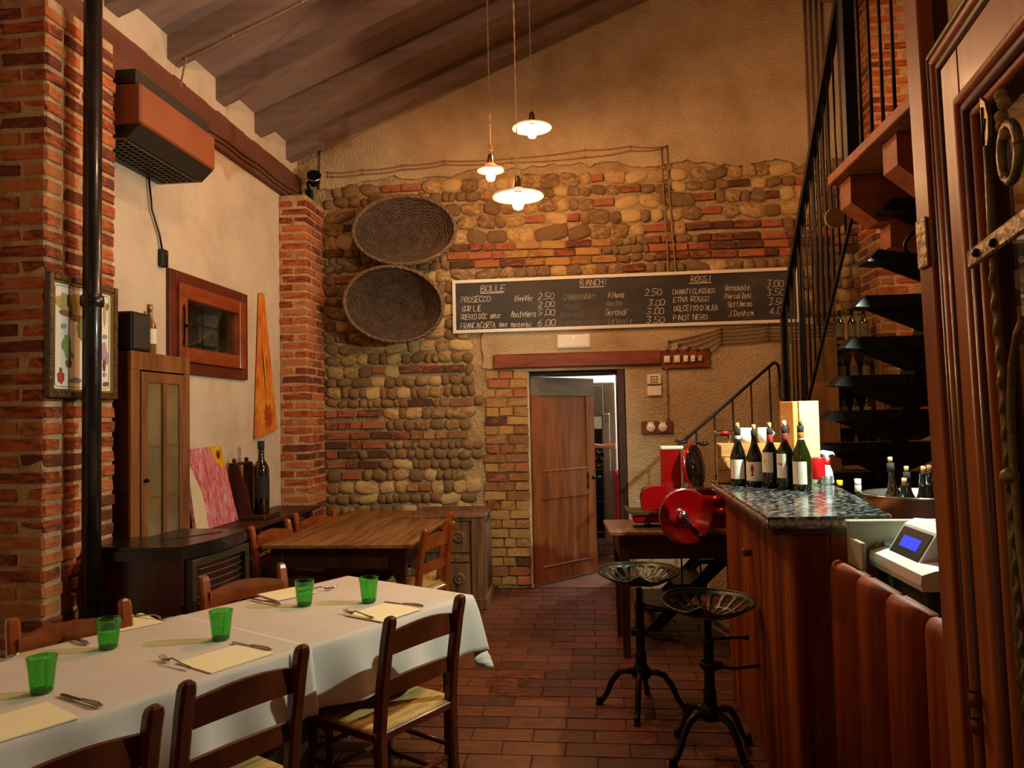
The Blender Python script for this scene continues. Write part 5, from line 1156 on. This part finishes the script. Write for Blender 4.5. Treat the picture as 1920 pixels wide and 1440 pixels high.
# till : customer display faces left (-X)
t = thing('cash_register', 'white cash register with a blue lit display on the till desk', 'cash register', (1.02, 2.52, .931))
MB().box(.0, .42, -.02, .40, 0, .105, .008).obj('lower_body', mat('dark_green_casing', ['#20281c', '#283024'], 6, .45), t)
m = MB(); m.prism([(-.02, .105), (-.025, .125), (-.02, .155), (.02, .168), (.44, .215), (.45, .15), (.44, .105)], -.03, .41, 'y'); m.obj('upper_casing', mat('till_white', ['#c8ccc8'], rough=.4), t)
m = MB(); m.prism([(.015, .150), (.085, .262), (.12, .280), (.17, .275), (.24, .20), (.24, .16)], .10, .36, 'y'); m.obj('display_housing', MATS['till_white'], t)
u = Vector((.07, 0, .112)).normalized()
def onface(m, a0, a1, y0, y1, k, th=.003):
    nrm = Vector((-u.z, 0, u.x)); b = Vector((.015, 0, .150))
    vs = [b+u*a+nrm*kk+Vector((0, y, 0)) for kk in (k, k+th) for a, y in ((a0, y0), (a1, y0), (a1, y1), (a0, y1))]
    m.add(vs, [(0, 1, 2, 3), (4, 5, 6, 7), (0, 1, 5, 4), (1, 2, 6, 5), (2, 3, 7, 6), (3, 0, 4, 7)])
m = MB(); onface(m, .018, .122, .115, .345, 0); m.obj('display_bezel', blackP, t)
m = MB(); onface(m, .050, .092, .16, .30, .003, .001); m.obj('blue_display', lcdM, t)
MB().box(-.003, -.001, .25, .29, .02, .10, 0).obj('green_sticker', mk('#3c6c34'), t)
MB().box(-.004, -.001, .06, .15, .015, .055, 0).obj('sticker', mk('#d8c4a8'), t)
m = MB()
for k in range(6): m.box(-.0052, -.0042, .07+k*.012, .077+k*.012, .028, .042, 0)
m.obj('lettering', labelD, t)
m = MB(); m.lathe([(.001, .001), (.008, .001), (.008, 0)], 14, T(.33, .05, .2035) @ RM(0, R(-6))); m.obj('red_dot', redP, t)
m = MB()
for k in range(5): m.box(.25+k*.011, .257+k*.011, .045, .056, .1955+k*.0012, .197+k*.0012, 0)
m.obj('lettering', labelD, t)
# open white tray / folder behind the till
t = thing('white_box', 'open white wooden box standing behind the cash register', 'box', (1.215, 2.865, .931))
m = MB(); m.box(-.28, .26, .10, .115, 0, .25, .003); m.box(-.28, -.265, -.04, .10, 0, .20, .003); m.box(.245, .26, -.04, .10, 0, .25, .003); m.box(-.28, .26, .066, .10, 0, .012, .003); m.obj('box', boxP, t)
m = MB(); m.box(-.285, .265, .08, .12, .25, .262, .003); m.obj('rim', boxP, t)
t = thing('price_paper', 'torn brown and blue printed folder between the box and the till', 'folder', (1.00, 2.944, .944), 0)
m = MB(); m.prism([(-.045, 0), (.14, 0), (.14, .16), (.03, .17), (.02, .15), (.0, .145), (-.01, .12), (-.03, .11), (-.03, .09)], .0, .012); m.obj('brown_sheet', mk('#8a5c38'), t)
m = MB(); m.box(.05, .30, -.018, -.004, 0, .175, .003); m.obj('printed_folder', mat('blue_print', ['#2c3c58', '#7c8ca0', '#c8ccc8'], 60, .6, stretch=(1, 1, 4), hard=.6), t)
MB().box(.22, .30, -.02, -.018, .10, .15, 0).obj('red_mark', redP, t)
# ------------------------------------------------------------------ stools
def stool(label, loc, rz, seat_rz, zs, src=None):
    t = thing('bar_stool', label, 'stool', (loc[0], loc[1], 0), rz, 'cast iron tractor seat stools at the bar')
    m = MB(); m.lathe([(.001, .17), (.032, .17), (.03, .30), (.024, .31), (.024, zs-.13), (.028, zs-.12), (.028, zs-.09), (.019, zs-.088), (.016, zs-.01), (.001, zs-.01)], 16); m.obj('column', iron, t)
    m = MB(); m.lathe([(.03, .16), (.05, .17), (.05, .21), (.034, .235), (.03, .24)], 16); m.obj('hub', iron, t)
    for k in range(4):
        an = R(90*k); d = Vector((math.cos(an), math.sin(an), 0))
        pr = [(.03, .195), (.08, .20), (.125, .185), (.165, .13), (.19, .07), (.215, .03), (.235, .022)]
        m = MB(); m.tube([d*a+Vector((0, 0, b)) for a, b in pr], [.020, .018, .017, .016, .015, .014, .012], 8); m.ball(d*.235+Vector((0, 0, .03)), .019, 8, 6); m.box(.215, .255, -.014, .014, 0, .02, .004, Matrix.Rotation(an, 4, 'Z')); m.obj('leg', iron, t)
    m = MB(); m.lathe([(.033, .40), (.044, .405), (.044, .43), (.033, .435)], 14); m.box(-.045, .045, -.05, .0, .40, .435, .005); m.tube([(0, -.03, .417), (.09, -.08, .405), (.20, -.12, .41)], .008, 8); m.ball((.205, -.122, .41), .014); m.obj('clamp_lever', iron, t)
    m = MB(); m.tube([(0, 0, zs-.10), (.12, -.03, zs-.105), (.19, -.05, zs-.11)], .007, 8); m.ball((.195, -.052, zs-.11), .014); m.obj('height_lever', iron, t)
    # seat
    N_ = 72; rad = [0.0, .12, .22, .30, .34, .40, .48, .54, .58, .62, .70, .80, .88, .93, 1.0]
    def S(f, a):
        c, s = math.cos(a), math.sin(a)      # +y rear rim, -y front
        rx = .205; ry = .175 if s > 0 else .15
        notch = .10*math.exp(-((a-1.5*math.pi)/.35)**2)
        x = rx*f*c*(1+.06*abs(c)); y = ry*f*s*(1 if s > 0 else 1-notch*1.2*f)
        z = .095*f**2.2*(.45+.55*max(0, s)+.35*abs(c)**2) + (.035*math.exp(-((x/.04)**2))*max(0, -s)*f if s < 0 else 0)
        return (x, y, z+zs)
    vs = [S(0, 0)]; fs = []
    for f in rad[1:]:
        for k in range(N_): vs.append(S(f, 2*math.pi*k/N_))
    for k in range(N_): fs.append((0, 1+k, 1+(k+1) % N_))
    for i in range(1, len(rad)-1):
        f = (rad[i]+rad[i+1])/2
        for k in range(N_):
            aa = 360*(k+.5)/N_
            slot_o = .60 < f < .90 and (k % 4 in (0, 1)) and not (240 < aa < 300)
            slot_i = .28 < f < .54 and (k % 4 in (2, 3) if False else k % 4 in (0, 1)) and (5 < aa < 175)
            if slot_o or slot_i: continue
            fs.append((1+(i-1)*N_+k, 1+(i-1)*N_+(k+1) % N_, 1+i*N_+(k+1) % N_, 1+i*N_+k))
    m = MB(); Ms = Matrix.Rotation(seat_rz, 4, 'Z'); m.add([Ms @ Vector(v) for v in vs], fs, True)
    o = m.obj('seat', seatM, t); so = o.modifiers.new('s', 'SOLIDIFY'); so.thickness = .008; so.offset = 0; sb = o.modifiers.new('b', 'SUBSURF'); sb.levels = 1; sb.render_levels = 1
    m = MB(); m.tube([Ms @ Vector(S(1.0, 2*math.pi*k/48)) for k in range(48)], .0065, 6, closed=True); m.obj('seat_rim', seatM, t)
    return t
stool('tractor seat stool by the side table, farther from the camera', (.235, 4.28), R(-10), R(8), .66)
stool('tractor seat stool against the bar counter, nearest to the camera', (.52, 3.72), R(35), R(-55), .635)
# ------------------------------------------------------------------ stairs
st = thing('steel_staircase', 'dark steel open staircase rising from the landing to the mezzanine', 'staircase', (1.35, 5.46, 0))
SX0, SX1 = 0, .96
import itertools
Y0 = 0.0
def trd(y, z):
    m = MB(); m.prism([(SX0+.02, z-.055), (SX0+.07, z), (SX1, z), (SX1, z-.062), (SX0+.10, z-.062)], y-.10, y+.06, 'y'); m.obj('tread', ironS, st)
    m = MB(); m.prism([(SX0+.10, z-.062), (SX1-.08, z-.062), (.58, z-.185), (.38, z-.185)], y-.012, y+.012, 'y'); m.obj('tread_bracket', ironS, st)
zz = 1.205; y = -.30; tz = []
while zz < 2.70:
    trd(y, zz); tz.append((y, zz)); zz += .197; y -= .196
def stringer(xc, w_, ya, za, yb, zb, d):
    m = MB(); m.prism([(ya, za), (yb, zb), (yb, zb-d), (ya, za-d)], xc-w_, xc+w_, 'x'); m.obj('stringer', ironS, st)
stringer(.48, .05, 0.0, .92, -1.62, 2.62, .22)
# landing and its legs
m = MB(); m.box(SX0, SX1, -.10, .92, 1.02, 1.06, .004); m.obj('landing', ironS, st)
for x in (.03, SX1-.03):
    for yv in (-.05, .88): m = MB(); m.box(x-.025, x+.025, yv-.025, yv+.025, 0, 1.02, .003); m.obj('landing_leg', ironS, st)
# lower flight along the back wall
for i in range(5):
    z = .175*(i+1)-.0; x = -.98+.20*i
    if x > SX0: break
    m = MB(); m.box(x, x+.24, .30, .92, z-.03, z, .004); m.obj('lower_tread', ironS, st)
for yv in (.32, .90): m = MB(); m.prism([(-1.0, .0), (-.9, .0), (0, .86), (0, 1.02)], yv-.01, yv+.01, 'y'); m.obj('lower_stringer', ironS, st)
rail = [(-.735, .29, 1.30), (-.735, .29, 1.35), (-.02, .29, 1.955), (.0, .29, 1.96), (.02, .29, 1.94), (.025, .29, 1.88), (.025, .29, 1.70), (.03, .12, 1.66), (.03, .04, 1.66)]
m = MB(); m.tube(rail, .012, 8); m.obj('lower_handrail', ironS, st)
for i in range(6):
    x = -.72+.135*i; zt = 1.35+(x+.735)*.846; zb_ = max(.0, (x+.95)*.95)
    m = MB(); m.tube([(x, .29, zb_), (x, .29, zt)], .007, 6); m.obj('lower_baluster', ironS, st)
# upper railing: flat top rail, bottom rail, balusters, newel post
rt0, rt1 = (0.0, 2.24), (-1.62, 3.99)
def railz(y): return rt0[1]+(rt1[1]-rt0[1])*(y-rt0[0])/(rt1[0]-rt0[0])
m = MB(); m.prism([(rt0[0], rt0[1]), (rt1[0], rt1[1]), (rt1[0]+.02, rt1[1]+.045), (rt0[0]+.02, rt0[1]+.045)], -.022, .022, 'x'); m.obj('top_rail', ironS, st)
def botz(y): return 1.501+(2.642-1.501)*(y+.374)/(-1.505+.374)
m = MB(); m.prism([(-.2, botz(-.2)), (-1.62, botz(-1.62)), (-1.62, botz(-1.62)+.03), (-.2, botz(-.2)+.03)], -.008, .008, 'x'); m.obj('bottom_rail', ironS, st)
m = MB(); m.box(-.022, .022, -.022, .022, 1.04, 2.25, .003); m.obj('newel_post', ironS, st)
for i in range(15):
    yb = -.09-.104*i; m = MB(); m.tube([(0, yb, botz(yb) if yb < -.2 else 1.05), (0, yb, railz(yb)+.01)], .0062, 6); m.obj('baluster', ironS, st)
# ------------------------------------------------------------------ mezzanine landing
mz = thing('mezzanine_landing', 'orange timber landing with chamfered beams at the top of the stairs', 'landing', (1.25, 3.0, 0)); 
mz['kind'] = 'structure'
MX1 = XR-1.25-.01
for i in range(5):
    a = -.06+i*.205; MB().box(-.0, MX1, a, a+.2, 2.735, 2.765, .003).obj('floor_board', timber, mz)
MB().box(-.03, -.001, -.10, .97, 2.735, 2.785, .004).obj('edge_board', timber, mz)
for yv, z0 in ((.86, 2.60), (.30, 2.60)):
    m = MB(); m.prism([(.02, 2.73), (MX1, 2.73), (MX1, 2.50), (.14, 2.50), (.02, 2.60)], yv-.075, yv+.075, 'y'); m.obj('beam', timber, mz)
m = MB(); m.prism([(.20, 2.50), (.42, 2.50), (.42, 2.42), (.34, 2.36), (.20, 2.38)], .80, .93, 'y'); m.obj('corbel', timber, mz)
m = MB(); m.prism([(.36, 2.44), (.42, 2.36), (.95, 2.56), (.95, 2.70)], .56, .68, 'y'); m.obj('brace', timber, mz)
for i in range(6):
    yv = .80-.125*i
    m = MB(); m.tube([(.0, yv, 2.76), (.0, yv, 3.85)], .0075, 6); m.obj('baluster', ironS, mz)
m = MB(); m.box(-.02, .02, .04, .94, 3.84, 3.87, .003); m.obj('handrail', ironS, mz)
m = MB(); m.box(-.028, .028, .66, .72, 2.77, roof_z(1.25)-.02, .003); m.obj('steel_post', ironS, mz)
# hanging wicker ball
t = thing('hanging_wicker_fan', 'small round woven wicker disc hanging from the stair railing', 'ornament', (1.31, 4.16, 2.62)); m = MB()
for k in range(9): r_ = .005+.0055*k; m.tube([(r_*math.cos(a*.35), -.004, r_*1.05*math.sin(a*.35)) for a in range(18)], .0032, 5, closed=True)
wickB = mat('pale_wicker', ['#7c5a34', '#a88250'], 30, .7, .3, 60); m.obj('disc', wickB, t); m = MB(); m.lathe([(.001, .004), (.05, .004), (.053, 0), (.05, -.004), (.001, -.004)], 24, T(0, .004, 0) @ RM(R(90)), ell=(1, 1.05)); m.obj('backing', boxW, t)
m = MB(); m.tube([(0, 0, .052), (0, 0, .15), (.03, .0, .155)], .004, 6); m.obj('stem', wickL, t)
# ------------------------------------------------------------------ wine rack behind the stairs
t = thing('wine_rack', 'wooden wine shelf behind the stair treads, bottles on its boards', 'shelf', (1.86, 6.92, 0))
rackW = wood('rack_wood', ['#5c3c20', '#7c5630', '#8c6438'], .6, (5, 5, .5))
MB().box(-.02, .22, -.24, .24, 0, 2.22, .004).obj('side_panel', rackW, t); MB().box(.56, .585, -.24, .24, 0, 2.22, .004).obj('side_panel', rackW, t); MB().box(.22, .56, .20, .225, 0, 2.22, 0).obj('back_panel', rackW, t)
dimL = mat('shaded_label', ['#5c503c', '#7c6e54'], 6, .9)  # label paper darkened: shade behind the stairs put into its colour
sh = []
for z in (.4, .75, 1.1, 1.45, 1.80, 2.16): MB().box(.22, .56, -.23, .20, z, z+.03, .003).obj('shelf_board', rackW, t); sh.append(z+.03)
for j, z in enumerate(sh[1:]):
    for i in range(3):
        mt = wineM if (i+j) % 2 else wineG
        if i == 1 and j % 2: mt = whisk
        bottle('shelf_bottle', '%s bottle on the %s board of the rack behind the stairs' % (('first', 'middle', 'last')[i], ('second', 'third', 'fourth', 'fifth', 'top')[j]), (1.86+.285+i*.10, 6.80, z), .27, .035, mt, None, (dimL, R(200), R(340)), 'bottles on the wine rack behind the stairs', lz=(.15, .55))
# glass wind screen panels of the stair (reflecting)
for i in (5, 6, 7):
    if i < len(tz)+1:
        pass
t = thing('glass_screen', 'clear glass panel standing behind the stair treads', 'screen', (1.47, 5.03, 1.9), 0)
MB().box(-.0, .62, .42, .428, -.10, .90, 0).obj('glass', paneGl, t)
m = MB(); m.box(-.006, .006, .414, .434, -.84, .91, .001); m.obj('steel_edge', ironS, t)
# ------------------------------------------------------------------ foreground wooden door with wrought iron
FD = R(8); E0 = Vector((.678, 1.45, 0)); 
fd = thing('door_2', 'glazed wooden door with moulded frame and wrought iron, close to the camera', 'door', E0, math.atan2(-math.cos(FD), -math.sin(FD))); fd['kind'] = 'structure'
# local x runs towards the camera side (hinge), local y is the thickness; face seen is at negative local x-cross
# local y axis = rotate x by +90deg ; visible face points to -X world
ly = Vector((-math.sin(fd.rotation_euler.z), math.cos(fd.rotation_euler.z), 0)); s = 1 if ly.x < 0 else -1
fd.rotation_euler.x = -s*.017
def fbox(name, x0, x1, z0, z1, y0, y1, mt, b=.004, par=fd):
    m = MB(); a, c = sorted((s*y0, s*y1)); m.box(x0, x1, a, c, z0, z1, b); return m.obj(name, mt, par)
DH, DL = 2.25, 1.0
fbox('stile', .045, .135, .0, DH-.045, -.045, 0, orangeW); fbox('top_rail', .135, DL, DH-.135, DH-.045, -.045, 0, orangeW); fbox('bottom_rail', .135, DL, 0, .7, -.045, 0, orangeW)
def molding(x, z, depth, w_, mt, name='molding'):
    # L shaped moulding: vertical at x, horizontal at z
    m = MB(); yv = s*depth
    m.tube([(x, yv, 0), (x, yv, z)], w_, 10); m.tube([(x, yv, z), (DL, yv, z)], w_, 10); m.ball((x, yv, z), w_, 10, 6); return m.obj(name, mt, fd)
molding(.006, DH-.006, .004, .007, orangeD); molding(.020, DH-.020, .000, .010, orangeW); molding(.036, DH-.036, -.004, .009, orangeD)
fbox('rebate', 0, .045, 0, DH, -.045, -.006, orangeD, .002); fbox('rebate_top', .045, DL, DH-.045, DH, -.045, -.006, orangeD, .002)
molding(.143, DH-.143, .004, .009, orangeW); molding(.160, DH-.160, -.002, .010, orangeD); molding(.176, DH-.176, -.008, .008, orangeW)
fbox('glass_bead', .135, .185, .7, DH-.135, -.045, -.012, orangeD, .002); fbox('glass_bead_top', .185, DL, DH-.185, DH-.135, -.045, -.012, orangeD, .002)
fbox('stile', DL-.0, DL+.09, 0, DH, -.045, 0, orangeW)
fbox('glass_pane', .185, DL, .7, DH-.185, -.030, -.026, doorGl, 0)
def iron_t(name, pts, r, mt=brassy): m = MB(); m.tube([(a, s*d, z) for a, d, z in pts], r, 8); return m.obj(name, mt, fd)
iron_t('leaf_stem', [(.268, .01, 1.99), (.262, .01, 1.86), (.256, .008, 1.7), (.25, .006, 1.50), (.245, .006, 1.3), (.245, .006, .75)], .0055)
m = MB(); m.prism([(.262, 1.975), (.280, 2.00), (.284, 2.03), (.275, 2.055), (.258, 2.068), (.256, 2.03), (.258, 2.0)], s*.006, s*.012) ; m.obj('iron_leaf', brassy, fd)
m = MB(); m.tube([(.262, s*.013, 1.99), (.266, s*.013, 2.05)], .0015, 5); m.tube([(.264, s*.013, 2.01), (.274, s*.013, 2.03)], .0012, 5); m.tube([(.265, s*.013, 2.02), (.259, s*.013, 2.035)], .0012, 5); m.obj('leaf_vein', iron, fd)
m = MB(); m.box(-.012, .26, -.004, .004, -.015, .015, .003, T(.20, s*.018, 1.835) @ RM(0, R(-3))); st_ = m.obj('iron_strap', brassy, fd)
for x in (.235, .305): m = MB(); m.ball((x, s*.023, 1.837), .007, 8, 5); m.obj('rivet', iron, st_)
tw = []
for k in range(140): z = 1.80-.0055*k; tw.append((.262+.010*(k/140)*2+.0022*math.cos(k*.9), .012+.0022*math.sin(k*.9), z))
iron_t('twisted_bar', tw, .0042)
sc1 = [(.36, .012, 1.72), (.335, .012, 1.70), (.31, .012, 1.66), (.295, .012, 1.60), (.29, .012, 1.52), (.295, .012, 1.40), (.31, .012, 1.3), (.34, .012, 1.2)]
iron_t('scroll_bar', sc1, .0055); iron_t('scroll_bar', [(.36+.03*math.cos(a*.5), .014, 1.95+.04*math.sin(a*.5)) for a in range(0, 22)], .007)
m = MB(); m.ball((.285, s*.016, 1.50), .013, 10, 6); m.obj('iron_knuckle', brassy, fd)
m = MB()
for k in range(5): m.ball((.345+.008*math.cos(k*2), s*.014, 2.02+.014*k-.04), .0095, 8, 6)
m.obj('rope_knot', ropeM, fd)
for z in (1.10, 1.055): m = MB(); m.lathe([(.008, -.012), (.009, -.010), (.009, .010), (.008, .012)], 12, T(.05, s*.012, z)); m.obj('brass_hinge', mat('hinge_brass', ['#8a5a20'], rough=.3, metal=.9) if 'hinge_brass' not in MATS else MATS['hinge_brass'], fd)
# frame post with latch
t = thing('door_frame_post', 'upright orange wooden door post with an iron latch plate', 'post', (.688, 1.525, 0)); t['kind'] = 'structure'; t.rotation_euler.y = -.017
MB().box(-.012, .018, -.03, .03, 0, 2.95, .003).obj('post', orangeW, t)
m = MB(); m.box(.020, .05, -.02, .04, 0, 2.95, .003); m.obj('post_rebate', orangeD, t)
m = MB(); m.box(-.018, -.0125, -.022, .022, 1.87, 1.965, .002); m.box(-.012, .016, -.036, -.031, 1.875, 1.955, .001); m.obj('latch_plate', brassy, t)
m = MB(); m.tube([(-.018+.0*k-.012-.018*math.sin(k*math.pi/8), -.0, 1.94-.055*k/8) for k in range(9)], .004, 8); m.obj('latch_ring', iron, t)
